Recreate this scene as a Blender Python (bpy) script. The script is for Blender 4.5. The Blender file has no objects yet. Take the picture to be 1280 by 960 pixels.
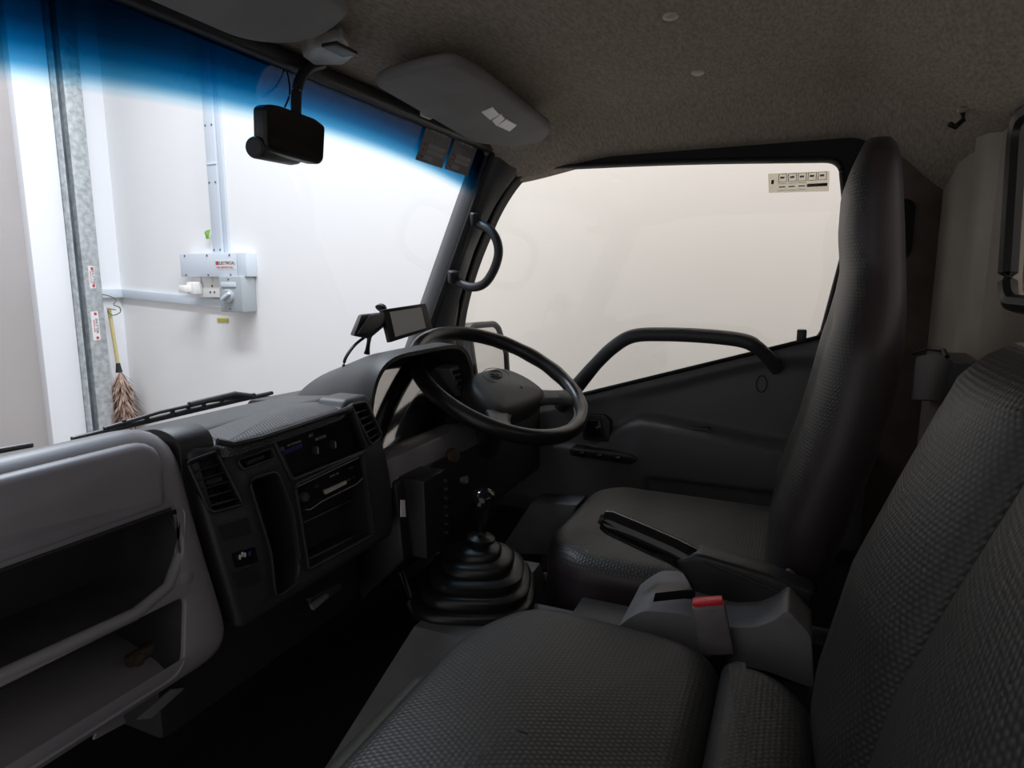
import bpy, bmesh, math, random
from mathutils import Vector, Matrix, Euler
random.seed(7)
C = bpy.context.scene.collection
# ---------------------------------------------------------------- camera
cam_d = bpy.data.cameras.new('camera'); cam = bpy.data.objects.new('camera', cam_d); C.objects.link(cam)
cam_d.sensor_fit = 'HORIZONTAL'; cam_d.sensor_width = 36.0; cam_d.lens = 36.0*810/1280; cam_d.clip_start = .02
_p = math.radians(9.1); _a = math.radians(23.7)
cam.location = (-.93, 0, .90)
cam.rotation_euler = Vector((math.cos(_a)*math.cos(_p), math.sin(_a)*math.cos(_p), -math.sin(_p))).to_track_quat('-Z', 'Y').to_euler()
bpy.context.scene.camera = cam
# ---------------------------------------------------------------- world, lamps, exposure
w = bpy.data.worlds.new('garage_air'); bpy.context.scene.world = w; w.use_nodes = True
w.node_tree.nodes['Background'].inputs[0].default_value = (1.0, .975, .965, 1)
w.node_tree.nodes['Background'].inputs[1].default_value = .47
def area(name, loc, rot, sx, sy, power, col=(1, 1, 1)):
    l = bpy.data.lights.new(name, 'AREA'); l.shape = 'RECTANGLE'; l.size = sx; l.size_y = sy; l.energy = power; l.color = col
    o = bpy.data.objects.new(name, l); C.objects.link(o); o.location = loc; o.rotation_euler = rot
    return o
area('garage_strip_lamp', (.55, 1.9, 2.7), (0, math.radians(22), 0), .25, 1.4, 60, (.90, .95, 1))
area('garage_strip_lamp', (.95, .1, 3.0), (0, math.radians(10), 0), .2, 1.6, 60, (1, .97, .94))
vs = bpy.context.scene.view_settings
vs.view_transform = 'Standard'; vs.look = 'None'; vs.gamma = 1.0; vs.use_curve_mapping = False
vs.exposure = 0.22
# ---------------------------------------------------------------- materials
def srgb(r, g, b):
    return tuple(((c/255)/12.92 if c/255 <= .04045 else ((c/255+.055)/1.055)**2.4) for c in (r, g, b))
def mat(name, col, rough=.5, metal=0, bump=None, var=None, spec=.5, pattern=None, stretch=(1, 1, 1), coat=0):
    m = bpy.data.materials.new(name); m.use_nodes = True; nt = m.node_tree; N = nt.nodes; L = nt.links
    b = N['Principled BSDF']; b.inputs['Base Color'].default_value = (*col, 1); b.inputs['Roughness'].default_value = rough
    b.inputs['Metallic'].default_value = metal; b.inputs['Specular IOR Level'].default_value = spec; b.inputs['Coat Weight'].default_value = coat
    tc = N.new('ShaderNodeTexCoord'); mp = N.new('ShaderNodeMapping'); mp.inputs['Scale'].default_value = stretch
    L.new(tc.outputs['Object'], mp.inputs[0])
    height = None
    if var:       # (scale, amount, [second colour])
        n = N.new('ShaderNodeTexNoise'); n.inputs['Scale'].default_value = var[0]; n.inputs['Detail'].default_value = 5
        L.new(mp.outputs[0], n.inputs['Vector'])
        cr = N.new('ShaderNodeValToRGB'); cr.color_ramp.elements[0].position = .35; cr.color_ramp.elements[1].position = .65
        c2 = var[2] if len(var) > 2 else tuple(min(1, c*(1+var[1])) for c in col)
        c1 = col if len(var) > 2 else tuple(c*(1-var[1]) for c in col)
        cr.color_ramp.elements[0].color = (*c1, 1); cr.color_ramp.elements[1].color = (*c2, 1)
        L.new(n.outputs['Fac'], cr.inputs[0]); L.new(cr.outputs[0], b.inputs['Base Color'])
    if bump:
        n2 = N.new('ShaderNodeTexNoise'); n2.inputs['Scale'].default_value = bump[0]; n2.inputs['Detail'].default_value = 4
        L.new(mp.outputs[0], n2.inputs['Vector']); bp = N.new('ShaderNodeBump'); bp.inputs['Strength'].default_value = bump[1]
        bp.inputs['Distance'].default_value = bump[2] if len(bump) > 2 else .002
        L.new(n2.outputs['Fac'], bp.inputs['Height']); L.new(bp.outputs[0], b.inputs['Normal'])
    if pattern:   # hexagonal embossed dots in UV metres: (period, strength, raised colour)
        per, st, c2 = pattern[0], pattern[1], pattern[2]
        uv = N.new('ShaderNodeUVMap'); sep = N.new('ShaderNodeSeparateXYZ'); L.new(uv.outputs[0], sep.inputs[0])
        k = 4*math.pi/(math.sqrt(3)*per); waves = []
        for an in (90, 210, 330):
            ca, sa = math.cos(math.radians(an))*k, math.sin(math.radians(an))*k
            m1 = N.new('ShaderNodeMath'); m1.operation = 'MULTIPLY'; m1.inputs[1].default_value = ca; L.new(sep.outputs[0], m1.inputs[0])
            m2 = N.new('ShaderNodeMath'); m2.operation = 'MULTIPLY_ADD'; m2.inputs[1].default_value = sa; L.new(sep.outputs[1], m2.inputs[0]); L.new(m1.outputs[0], m2.inputs[2])
            m3 = N.new('ShaderNodeMath'); m3.operation = 'COSINE'; L.new(m2.outputs[0], m3.inputs[0]); waves.append(m3)
        s1 = N.new('ShaderNodeMath'); s1.operation = 'ADD'; L.new(waves[0].outputs[0], s1.inputs[0]); L.new(waves[1].outputs[0], s1.inputs[1])
        s2 = N.new('ShaderNodeMath'); s2.operation = 'ADD'; L.new(s1.outputs[0], s2.inputs[0]); L.new(waves[2].outputs[0], s2.inputs[1])
        cr = N.new('ShaderNodeValToRGB'); cr.color_ramp.elements[0].position = .15; cr.color_ramp.elements[1].position = .75
        cr.color_ramp.elements[0].color = (*col, 1); cr.color_ramp.elements[1].color = (*c2, 1)
        mr = N.new('ShaderNodeMapRange'); mr.inputs['From Min'].default_value = -1.5; mr.inputs['From Max'].default_value = 3
        L.new(s2.outputs[0], mr.inputs[0]); L.new(mr.outputs[0], cr.inputs[0]); L.new(cr.outputs[0], b.inputs['Base Color'])
        bp = N.new('ShaderNodeBump'); bp.inputs['Strength'].default_value = st; bp.inputs['Distance'].default_value = .0012
        L.new(mr.outputs[0], bp.inputs['Height']); L.new(bp.outputs[0], b.inputs['Normal'])
    return m
def glass_mat(name, col, gloss=.06, ramp=None, grough=.0):
    m = bpy.data.materials.new(name); m.use_nodes = True; nt = m.node_tree; N = nt.nodes; L = nt.links; N.clear()
    out = N.new('ShaderNodeOutputMaterial'); mx = N.new('ShaderNodeMixShader'); tr = N.new('ShaderNodeBsdfTransparent'); gl = N.new('ShaderNodeBsdfGlossy')
    gl.inputs['Roughness'].default_value = grough
    tr.inputs[0].default_value = (*col, 1); L.new(tr.outputs[0], mx.inputs[1]); L.new(gl.outputs[0], mx.inputs[2]); mx.inputs[0].default_value = gloss
    if ramp:      # the dyed shade band laminated into the glass, by height in the pane
        tc = N.new('ShaderNodeTexCoord'); sp = N.new('ShaderNodeSeparateXYZ'); L.new(tc.outputs['Object'], sp.inputs[0])
        mr = N.new('ShaderNodeMapRange'); mr.inputs['From Min'].default_value = ramp[0]; mr.inputs['From Max'].default_value = ramp[1]
        m1 = N.new('ShaderNodeMath'); m1.operation = 'SUBTRACT'; m1.inputs[1].default_value = .15; L.new(sp.outputs[0], m1.inputs[0])
        m2 = N.new('ShaderNodeMath'); m2.operation = 'POWER'; m2.inputs[1].default_value = 2; L.new(m1.outputs[0], m2.inputs[0])
        m3 = N.new('ShaderNodeMath'); m3.operation = 'MULTIPLY_ADD'; m3.inputs[1].default_value = .11; L.new(m2.outputs[0], m3.inputs[0]); L.new(sp.outputs[2], m3.inputs[2])
        L.new(m3.outputs[0], mr.inputs[0]); cr = N.new('ShaderNodeValToRGB'); L.new(mr.outputs[0], cr.inputs[0])
        for i, (p_, c_) in enumerate(ramp[2]):
            e = cr.color_ramp.elements[i] if i < 2 else cr.color_ramp.elements.new(p_)
            e.position = p_; e.color = (*c_, 1)
        L.new(cr.outputs[0], tr.inputs[0])
    L.new(mx.outputs[0], out.inputs[0]); return m
M = dict(
  wall=mat('white_painted_plaster', (.84, .85, .88), .8, bump=(6, .15, .004), var=(1.2, .02)),
  wall_warm=mat('cream_painted_plaster', (.87, .865, .86), .8, bump=(5, .1, .003), var=(.8, .02)),
  shutter=mat('shadowed_shutter_grey', (.42, .39, .38), .7, var=(2, .05)),  # shutter standing in shadow, its shade put into the grey-brown colour
  concrete=mat('garage_concrete', (.35, .34, .33), .8, var=(4, .15)),
  galv=mat('galvanised_steel', (.36, .39, .40), .5, .35, var=(38, .3, (.56, .59, .60))),
  gap=mat('dark_groove_steel', (.10, .12, .14), .5, .3, var=(12, .3)),
  trunk=mat('pale_grey_pvc', (.66, .72, .79), .45),
  isogrey=mat('grey_isolator_plastic', (.40, .44, .46), .5),
  white=mat('white_plastic', (.85, .84, .82), .35),
  paper=mat('white_sticker_paper', (.80, .78, .78), .5),
  mount=mat('stained_mount_plastic', (.30, .28, .25), .4, var=(40, .25)),
  tile=mat('ivory_plastic', (.50, .47, .41), .4, var=(30, .2)),
  red=mat('red_plastic', (.75, .015, .03), .35),
  redink=mat('red_print', (.55, .05, .06), .6),
  ink=mat('dark_print', (.05, .03, .05), .6),
  yellow=mat('yellow_tape', (.48, .45, .05), .5),
  green=mat('green_tag_plastic', (.25, .5, .08), .5),
  screw=mat('screw_metal', (.18, .19, .2), .4, .6),
  roof=mat('headliner_cloth', (.27, .232, .195), .95, bump=(260, .5, .001), var=(75, .2, (.40, .345, .29)), spec=.1, stretch=(1, 3, 1)),
  visor=mat('grey_visor_vinyl', (.19, .183, .18), .75, bump=(14, .25, .004), var=(9, .08), spec=.3),
  pillar=mat('charcoal_pillar_plastic', (.045, .047, .052), .5, bump=(500, .15, .0005)),
  black=mat('black_plastic', (.014, .014, .016), .45, bump=(600, .12, .0005)),
  black_matte=mat('black_matte_plastic', (.009, .009, .010), .75),
  gloss=mat('glossy_black_plastic', (.008, .008, .010), .12),
  soft=mat('soft_black_dash_skin', (.020, .021, .024), .5, bump=(420, .3, .0008)),
  pad=mat('ribbed_dash_pad', (.020, .021, .024), .55, pattern=(.0055, .6, (.040, .041, .045))),
  dashgrey=mat('worn_grey_dash_plastic', (.21, .20, .22), .42, bump=(500, .2, .0005), var=(7, .10)),
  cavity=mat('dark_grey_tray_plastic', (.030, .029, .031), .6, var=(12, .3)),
  rubber=mat('black_rubber', (.012, .012, .013), .38, bump=(80, .1, .001)),
  wheel=mat('black_wheel_leather', (.012, .012, .013), .32, bump=(700, .3, .0005)),
  hub=mat('grey_black_hub_plastic', (.045, .044, .044), .5, bump=(600, .25, .0005)),
  leather=mat('dark_leatherette', (.028, .027, .026), .48, bump=(300, .2, .0006), var=(8, .12)),
  leather_side=mat('purplish_black_leatherette', (.036, .027, .032), .45, bump=(300, .2, .0006), var=(5, .15)),
  seat=mat('embossed_seat_leatherette', (.022, .0215, .021), .48, pattern=(.0068, .38, (.046, .045, .043))),
  apron=mat('olive_black_vinyl', (.060, .057, .048), .55, bump=(60, .25, .002), var=(6, .15)),
  console=mat('grey_console_plastic', (.165, .163, .172), .5, bump=(400, .15, .0006), var=(14, .14)),
  bucklegrey=mat('grey_buckle_plastic', (.16, .15, .15), .45, var=(60, .08)),
  doorp=mat('grey_door_card', (.115, .115, .124), .5, bump=(500, .2, .0005), var=(4, .06)),
  body=mat('beige_painted_steel', (.38, .34, .29), .5, var=(5, .15)),
  mudbrown=mat('dusty_brown_steel', (.15, .12, .10), .7, var=(10, .25)),
  floor=mat('black_floor_mat', (.008, .008, .009), .9, bump=(80, .4, .003)),
  mirror=mat('mirror_glass', (.85, .85, .85), .03, 1.0),
  dim_mirror=mat('dimmed_mirror_glass', (.10, .10, .105), .08, 1.0),
  screen=mat('screen_painted_reflection', (.62, .62, .58), .35),  # pale base colour stands in for light reflected off the screen
  film=mat('black_sticker_film', (.014, .013, .015), .5),
  film_bar=mat('grey_print_bar', (.16, .155, .155), .6),
  faint=mat('pale_grey_print', (.30, .30, .30), .6),
  blue=mat('blue_print', (.02, .03, .16), .5),
  feather=mat('brown_feathers', (.24, .14, .10), .85, var=(25, .4, (.50, .36, .28))),
  cane=mat('yellow_cane', (.62, .52, .24), .5),
  wire=mat('green_wire', (.10, .16, .08), .5),
  rust=mat('rusty_brown_metal', (.05, .036, .027), .7, var=(60, .4)),
  webbing=mat('dusty_belt_webbing', (.10, .095, .085), .8),
  glass=glass_mat('clear_side_glass', (.95, .925, .895), .035),
  lens=glass_mat('hazy_gauge_lens', (.55, .55, .55), .40, grough=.05),
  wind=glass_mat('windscreen_with_blue_shade_band', (1, 1, 1), .035, ramp=(1.163, 1.258,
      [(0, (.97, .98, 1.0)), (1, (.004, .060, .115)), (.10, (.75, .88, .96)), (.26, (.20, .48, .66)), (.48, (.022, .24, .40)), (.72, (.005, .11, .20))])),
)
# ---------------------------------------------------------------- mesh helpers
def box_uv(me):
    ul = me.uv_layers.new(name='UVMap')
    for p in me.polygons:
        n = p.normal; a = [abs(n.x), abs(n.y), abs(n.z)].index(max(abs(n.x), abs(n.y), abs(n.z))); ii = ((1, 2), (0, 2), (0, 1))[a]
        for li in p.loop_indices:
            co = me.vertices[me.loops[li].vertex_index].co; ul.data[li].uv = (co[ii[0]], co[ii[1]])
def two_tone(o, m2, fn):
    o.data.materials.append(M[m2])
    for p in o.data.polygons:
        if fn(p): p.material_index = 1
class MB:
    def __init__(s): s.v = []; s.f = []; s.uv = {}
    def add(s, vs_, fs, uvs=None):
        o = len(s.v); s.v += [tuple(x) for x in vs_]
        for i, f in enumerate(fs):
            if uvs: s.uv[len(s.f)] = uvs[i]
            s.f.append([o+j for j in f])
        return s
    def box(s, c, d, R=None):
        hx, hy, hz = d[0]/2, d[1]/2, d[2]/2
        P = [Vector((x, y, z)) for x in (-hx, hx) for y in (-hy, hy) for z in (-hz, hz)]
        if R is not None: P = [R @ p for p in P]
        return s.add([p+Vector(c) for p in P], [(0, 1, 3, 2), (4, 6, 7, 5), (0, 4, 5, 1), (2, 3, 7, 6), (0, 2, 6, 4), (1, 5, 7, 3)])
    def loft(s, rings, caps=True, closed=True, uv=False):
        n = len(rings[0]); vs_ = [p for r in rings for p in r]; fs = []; uvs = []
        if uv:
            lens = []
            for r in rings:
                a = [0]
                for j in range(n): a.append(a[-1]+(Vector(r[(j+1) % n])-Vector(r[j])).length)
                h = a[-1]/2; lens.append([x-h for x in a])
            hs = [0]
            for i in range(len(rings)-1): hs.append(hs[-1]+max((Vector(rings[i+1][j])-Vector(rings[i][j])).length for j in range(0, n, max(1, n//8))))
        for i in range(len(rings)-1):
            for j in range(n if closed else n-1):
                k = (j+1) % n
                fs.append((i*n+j, i*n+k, (i+1)*n+k, (i+1)*n+j))
                if uv: uvs.append(((lens[i][j], hs[i]), (lens[i][j+1], hs[i]), (lens[i+1][j+1], hs[i+1]), (lens[i+1][j], hs[i+1])))
        s.add(vs_, fs, uvs if uv else None)
        if caps:
            o = len(s.v)-len(vs_)
            s.f.append([o+j for j in range(n)][::-1]); s.f.append([o+(len(rings)-1)*n+j for j in range(n)])
        return s
    def tube(s, path, r, n=10, caps=True, flat=1.0, up=(0, 0, 1), closed=False):
        P = [Vector(p) for p in path]; rs = r if isinstance(r, (list, tuple)) else [r]*len(P); rings = []
        for i, p in enumerate(P):
            if closed: t = P[(i+1) % len(P)]-P[i-1]
            else: t = P[min(i+1, len(P)-1)]-P[max(i-1, 0)]
            t.normalize(); u = Vector(up)
            if abs(t.dot(u)) > .95: u = Vector((1, 0, 0)) if abs(t.x) < .9 else Vector((0, 1, 0))
            a = t.cross(u).normalized(); b = a.cross(t).normalized()
            rings.append([p+(a*math.cos(q)+b*math.sin(q)*flat)*rs[i] for q in [2*math.pi*j/n for j in range(n)]])
        if closed: rings.append(rings[0])
        return s.loft(rings, caps and not closed)
    def lathe(s, prof, n=24, M_=None):
        rings = []
        for (r, z) in prof:
            ring = [Vector((r*math.cos(2*math.pi*j/n), r*math.sin(2*math.pi*j/n), z)) for j in range(n)]
            rings.append([M_ @ p for p in ring] if M_ is not None else ring)
        return s.loft(rings)
    def prism(s, poly, ax, a, b):
        def mp(p, h):
            return {'x': (h, p[0], p[1]), 'y': (p[0], h, p[1]), 'z': (p[0], p[1], h)}[ax]
        return s.loft([[mp(p, a) for p in poly], [mp(p, b) for p in poly]])
    def xform(s, Mx):
        s.v = [tuple(Mx @ Vector(v)) for v in s.v]; return s
    def build(s, name, m, parent=None, bevel=0, seg=2, ang=38, sub=0):
        me = bpy.data.meshes.new(name); me.from_pydata(s.v, [], s.f); me.update()
        if s.uv:
            ul = me.uv_layers.new(name='UVMap')
            for i, p in enumerate(me.polygons):
                if i in s.uv:
                    for k, li in enumerate(p.loop_indices): ul.data[li].uv = s.uv[i][k]
        bm = bmesh.new(); bm.from_mesh(me)
        bmesh.ops.remove_doubles(bm, verts=bm.verts, dist=1e-6)
        bmesh.ops.recalc_face_normals(bm, faces=bm.faces)
        if bevel:
            es = [e for e in bm.edges if len(e.link_faces) == 2 and e.calc_face_angle(0) > math.radians(30)]
            bmesh.ops.bevel(bm, geom=es, offset=bevel, offset_type='OFFSET', segments=seg, profile=.5, affect='EDGES', clamp_overlap=True)
        bm.to_mesh(me); bm.free()
        if not s.uv and m in ('seat', 'pad'): box_uv(me)
        for p in me.polygons: p.use_smooth = True
        me.set_sharp_from_angle(angle=math.radians(ang))
        o = bpy.data.objects.new(name, me); C.objects.link(o); me.materials.append(M[m] if isinstance(m, str) else m)
        if parent is not None:
            o.parent = parent; o.matrix_parent_inverse = parent.matrix_world.inverted() if False else Matrix.Translation(-Vector(parent.location))
        return o
def cut(o, cutters, m=None):
    """boolean difference, baked into the mesh"""
    for mb in cutters:
        me = bpy.data.meshes.new('cutter'); me.from_pydata(mb.v, [], mb.f); bm = bmesh.new(); bm.from_mesh(me)
        bmesh.ops.recalc_face_normals(bm, faces=bm.faces); bm.to_mesh(me); bm.free()
        if m: me.materials.append(M[m])
        c = bpy.data.objects.new('cutter', me); C.objects.link(c)
        md = o.modifiers.new('b', 'BOOLEAN'); md.operation = 'DIFFERENCE'; md.object = c; md.solver = 'EXACT'
        if m and M[m].name not in [x.name for x in o.data.materials]: md.material_mode = 'TRANSFER'
        elif m: md.material_mode = 'TRANSFER'
        bpy.context.view_layer.update()
        dg = bpy.context.evaluated_depsgraph_get(); new = bpy.data.meshes.new_from_object(o.evaluated_get(dg))
        o.modifiers.clear(); o.data = new; bpy.data.objects.remove(c)
    for p in o.data.polygons: p.use_smooth = True
    o.data.set_sharp_from_angle(angle=math.radians(32))
    return o
def rpoly(pts, r, n=5):
    out = []; N_ = len(pts)
    for i in range(N_):
        p0, p1, p2 = Vector(pts[i-1]).to_2d(), Vector(pts[i]).to_2d(), Vector(pts[(i+1) % N_]).to_2d()
        rr = r[i] if isinstance(r, (list, tuple)) else r
        a = (p0-p1); b = (p2-p1); d = min(rr, a.length*.48, b.length*.48); a.normalize(); b.normalize()
        s_, e_ = p1+a*d, p1+b*d
        for k in range(n+1):
            t = k/n; out.append(tuple(s_*(1-t)**2+p1*2*t*(1-t)+e_*t*t))
    return out
def inset(poly, d):
    A = sum(poly[i-1][0]*poly[i][1]-poly[i][0]*poly[i-1][1] for i in range(len(poly))); sg = 1 if A > 0 else -1; out = []
    for i in range(len(poly)):
        a, b, c = Vector(poly[i-1]), Vector(poly[i]), Vector(poly[(i+1) % len(poly)])
        t1 = (b-a); t2 = (c-b)
        t1 = t1.normalized() if t1.length > 1e-9 else t2.normalized(); t2 = t2.normalized() if t2.length > 1e-9 else t1
        nn = Vector((-(t1.y+t2.y), t1.x+t2.x)); nn = nn.normalized()*sg if nn.length > 1e-6 else Vector((0, 0))
        out.append(tuple(b+nn*d))
    return out
def pillow(poly, fn, t, r, seg=4, bulge=0, both=False):
    """slab over outline poly; fn(a, b, h) gives the 3-D point, h from 0 (back) to t (front)"""
    mb = MB(); lay = []
    if both:
        for k in range(seg): q = math.pi/2*k/seg; lay.append((r*(1-math.sin(q)), r*(1-math.cos(q))))
    else: lay.append((0, 0))
    for k in range(seg+1): q = math.pi/2*k/seg; lay.append((r*(1-math.cos(q)), t-r+r*math.sin(q)))
    cx = sum(p[0] for p in poly)/len(poly); cy = sum(p[1] for p in poly)/len(poly)
    rings = [[fn(a, b, h) for a, b in inset(poly, d)] for d, h in lay]
    top = inset(poly, lay[-1][0])
    for k in (1, 2, 3, 4):
        q = k/4.2; rings.append([fn(a+(cx-a)*q, b+(cy-b)*q, t+bulge*math.sin(q*math.pi/2)) for a, b in top])
    return mb.loft(rings)
def panel(name, poly, holes, fn, t, r, m, parent, cav=None, seg=4):
    """rounded slab whose front face has real openings; holes = (outline, depth); each recess is lined by its own mesh"""
    lay = [(0, 0)]+[(r*(1-math.cos(math.pi/2*k/seg)), t-r+r*math.sin(math.pi/2*k/seg)) for k in range(seg+1)]
    rings = [[fn(a, b, h) for a, b in inset(poly, d_)] for d_, h in lay]; mb = MB().loft(rings); mb.f.pop()
    top = inset(poly, lay[-1][0]); e_ = .0018
    v2, fs = holed(top, [inset(h_, -e_) for h_, _ in holes])
    mb.add([fn(p[0], p[1], t) for p in v2], fs)
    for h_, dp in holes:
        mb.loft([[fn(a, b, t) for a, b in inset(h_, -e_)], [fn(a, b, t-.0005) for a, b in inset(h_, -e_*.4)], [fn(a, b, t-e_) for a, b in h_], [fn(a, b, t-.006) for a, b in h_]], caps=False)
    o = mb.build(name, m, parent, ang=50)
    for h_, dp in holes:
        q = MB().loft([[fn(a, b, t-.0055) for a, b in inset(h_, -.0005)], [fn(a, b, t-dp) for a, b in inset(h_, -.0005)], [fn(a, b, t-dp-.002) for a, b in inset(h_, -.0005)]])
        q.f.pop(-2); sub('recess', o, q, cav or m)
    return o
def sring(cx, cy, a, b, n=4, k=32):
    out = []
    for j in range(k):
        q = 2*math.pi*j/k+math.pi/k; c, s_ = math.cos(q), math.sin(q)
        out.append((cx+a*math.copysign(abs(c)**(2/n), c), cy+b*math.copysign(abs(s_)**(2/n), s_)))
    return out
def inpoly(p, poly):
    c = False; j = len(poly)-1
    for i in range(len(poly)):
        a, b = poly[i], poly[j]
        if (a[1] > p[1]) != (b[1] > p[1]) and p[0] < (b[0]-a[0])*(p[1]-a[1])/(b[1]-a[1])+a[0]: c = not c
        j = i
    return c
def holed(outer, holes):
    """triangulate a 2-D outline with holes"""
    from mathutils.geometry import delaunay_2d_cdt
    vs_ = []; es = []
    for lp in [outer]+holes:
        o = len(vs_); vs_ += [Vector((p[0], p[1])) for p in lp]; es += [(o+i, o+(i+1) % len(lp)) for i in range(len(lp))]
    r = delaunay_2d_cdt(vs_, es, [], 0, 1e-7); v2 = r[0]; out = []
    for f in r[2]:
        c = sum((v2[i] for i in f), Vector((0, 0)))/len(f)
        if inpoly(c, outer) and not any(inpoly(c, h) for h in holes): out.append(list(f))
    return [tuple(v) for v in v2], out
def plate(outer, holes, ax, a, b):
    """flat plate with holes, extruded along ax from a to b"""
    def mp(p, h): return {'x': (h, p[0], p[1]), 'y': (p[0], h, p[1]), 'z': (p[0], p[1], h)}[ax]
    v2, fs = holed(outer, holes); mb = MB()
    mb.add([mp(p, a) for p in v2], fs); mb.add([mp(p, b) for p in v2], fs)
    for lp in [outer]+holes: mb.loft([[mp(p, a) for p in lp], [mp(p, b) for p in lp]], caps=False)
    return mb
def arc(p0, p1, p2, n=8):
    a, b, c = Vector(p0), Vector(p1), Vector(p2)
    return [a*(1-t)**2+b*2*t*(1-t)+c*t*t for t in [i/n for i in range(n+1)]]
def spline(pts, n=6):
    P = [Vector(p) for p in pts]; out = []
    for i in range(len(P)-1):
        p0, p1, p2, p3 = P[max(i-1, 0)], P[i], P[i+1], P[min(i+2, len(P)-1)]
        for k in range(n):
            t = k/n; out.append(.5*((2*p1)+(p2-p0)*t+(2*p0-5*p1+4*p2-p3)*t*t+(3*p1-p0-3*p2+p3)*t**3))
    return out+[P[-1]]
def basis(o, x, y):
    x = Vector(x).normalized(); y = Vector(y); z = x.cross(y).normalized(); y = z.cross(x).normalized()
    return Matrix.Translation(Vector(o)) @ Matrix((x, y, z)).transposed().to_4x4()
def text(name, s, size, Mx, m, parent, depth=.0003):
    cu = bpy.data.curves.new('t', 'FONT'); cu.body = s; cu.size = size; cu.extrude = depth; cu.align_x = 'CENTER'; cu.align_y = 'CENTER'; cu.resolution_u = 2
    t = bpy.data.objects.new('t', cu); C.objects.link(t); bpy.context.view_layer.update()
    me = bpy.data.meshes.new_from_object(t); bpy.data.objects.remove(t); bpy.data.curves.remove(cu)
    me.transform(Mx); me.name = name; me.materials.clear(); me.materials.append(M[m])
    o = bpy.data.objects.new(name, me); C.objects.link(o)
    if parent is not None: o.parent = parent; o.matrix_parent_inverse = Matrix.Translation(-Vector(parent.location))
    return o
def thing(name, label, cat, loc, group=None):
    o = bpy.data.objects.new(name, None); C.objects.link(o); o.location = loc; o.empty_display_size = .05
    o['label'] = label; o['category'] = cat
    if group: o['group'] = group
    bpy.context.view_layer.update(); return o
def tag(o, label, cat, group=None):
    o['label'] = label; o['category'] = cat
    if group: o['group'] = group
    return o
def struct(o, label=None, cat=None):
    o['kind'] = 'structure'
    if label: o['label'] = label
    if cat: o['category'] = cat
    return o
def sub(name, parent_part, mb, m, **k):          # a sub-part: child of a part whose origin is that of its thing
    o = mb.build(name, m, None, **k)

    o.parent = parent_part
    return o
def smooth(a, b, x):
    t = max(0, min(1, (x-a)/(b-a))); return t*t*(3-2*t)
# ================================================================ GARAGE
struct(MB().box((1.50, 1.2, 1.2), (.10, 4.5, 4.2)).build('wall_right', 'wall_warm'))
struct(MB().box((.2, 3.39, 1.2), (2.5, .10, 4.2)).build('wall_front', 'wall'))
struct(MB().box((.2, 1.2, -.95), (5.5, 4.6, .10)).build('garage_floor', 'concrete'))
struct(MB().box((1.062, 3.305, 1.2), (.165, .07, 4.2)).build('trim_1', 'wall', bevel=.004))
struct(MB().box((0, 3.325, 1.2), (1.962, .03, 4.2)).build('wall_left', 'shutter', bevel=.003))
# galvanised shutter guide post
t = thing('shutter_guide_post', 'tall mottled galvanised steel post with two small stickers', 'post', (1.21, 3.28, -.9))
MB().box((1.233, 3.285, 1.2), (.088, .09, 4.2)).build('post', 'galv', t, bevel=.004)
MB().box((1.172, 3.30, 1.2), (.034, .06, 4.2)).build('groove', 'gap', t)
MB().box((1.151, 3.285, 1.2), (.010, .09, 4.2)).build('lip', 'galv', t)
for nm, z0, z1, x0, x1 in (('sticker', .86, .97, 1.215, 1.245), ('sticker', .60, .745, 1.205, 1.243)):
    s_ = MB().box(((x0+x1)/2, 3.2395, (z0+z1)/2), (x1-x0, .001, z1-z0)).build(nm, 'paper', t)
    R_ = basis(((x0+x1)/2+.006, 3.2385, (z0+z1)/2), (0, 0, -1), (1, 0, 0))
    a_ = text('lettering', 'SHUTTER', .018, R_, 'ink', t); a_.parent = s_; a_.matrix_parent_inverse = Matrix()
    R_ = basis(((x0+x1)/2-.007, 3.2385, (z0+z1)/2), (0, 0, -1), (1, 0, 0))
    a_ = text('lettering', 'SERVICE 24HR', .010, R_, 'redink', t); a_.parent = s_; a_.matrix_parent_inverse = Matrix()
    sub('print_block', s_, MB().box(((x0+x1)/2+.004, 3.2385, z1-.012), (.013, .001, .013)), 'redink')
    sub('print_block', s_, MB().box(((x0+x1)/2+.004, 3.2385, z0+.012), (.013, .001, .013)), 'redink')
# feather duster on a wire hook
t = thing('feather_duster', 'brown feather duster hanging by a cane handle beside the galvanised post', 'duster', (1.31, 3.27, .75))
dx = 1.318; H = [(1.322, 3.27, .76), (1.330, 3.265, .6), (1.336, 3.26, .45)]
MB().tube(H, [.010, .009, .009], 8).build('handle', 'cane', t)
MB().tube([(1.336, 3.26, .47), (1.338, 3.26, .42)], [.010, .017], 10).build('ferrule', 'black', t)
mb = MB()
for k in range(900):
    f_ = random.random(); z0 = .42-.40*f_; q = random.random()*2*math.pi; L_ = .075+.05*random.random()
    sw = .5+.5*math.sin(min(1, f_*1.4)*math.pi*.8+.3); out_ = .035+.075*sw*random.random()**1.4
    c = Vector((1.338+.004*math.sin(f_*5), 3.25, z0)); d = Vector((math.cos(q), math.sin(q)*.6, 0))
    a_ = c+d*.008; b_ = c+d*out_*.7-Vector((0, 0, L_*.45)); e_ = c+d*(out_+.012)-Vector((0, 0, L_*(.7+.3*random.random())))
    sd = Vector((-d.y, d.x, .15)).normalized()*(.004+.004*random.random())
    mb.add([a_-sd*.4, a_+sd*.4, b_+sd, b_-sd, e_], [(0, 1, 2, 3), (3, 2, 4)])
o = mb.build('feathers', 'feather', t); o['kind'] = 'stuff'
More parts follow.
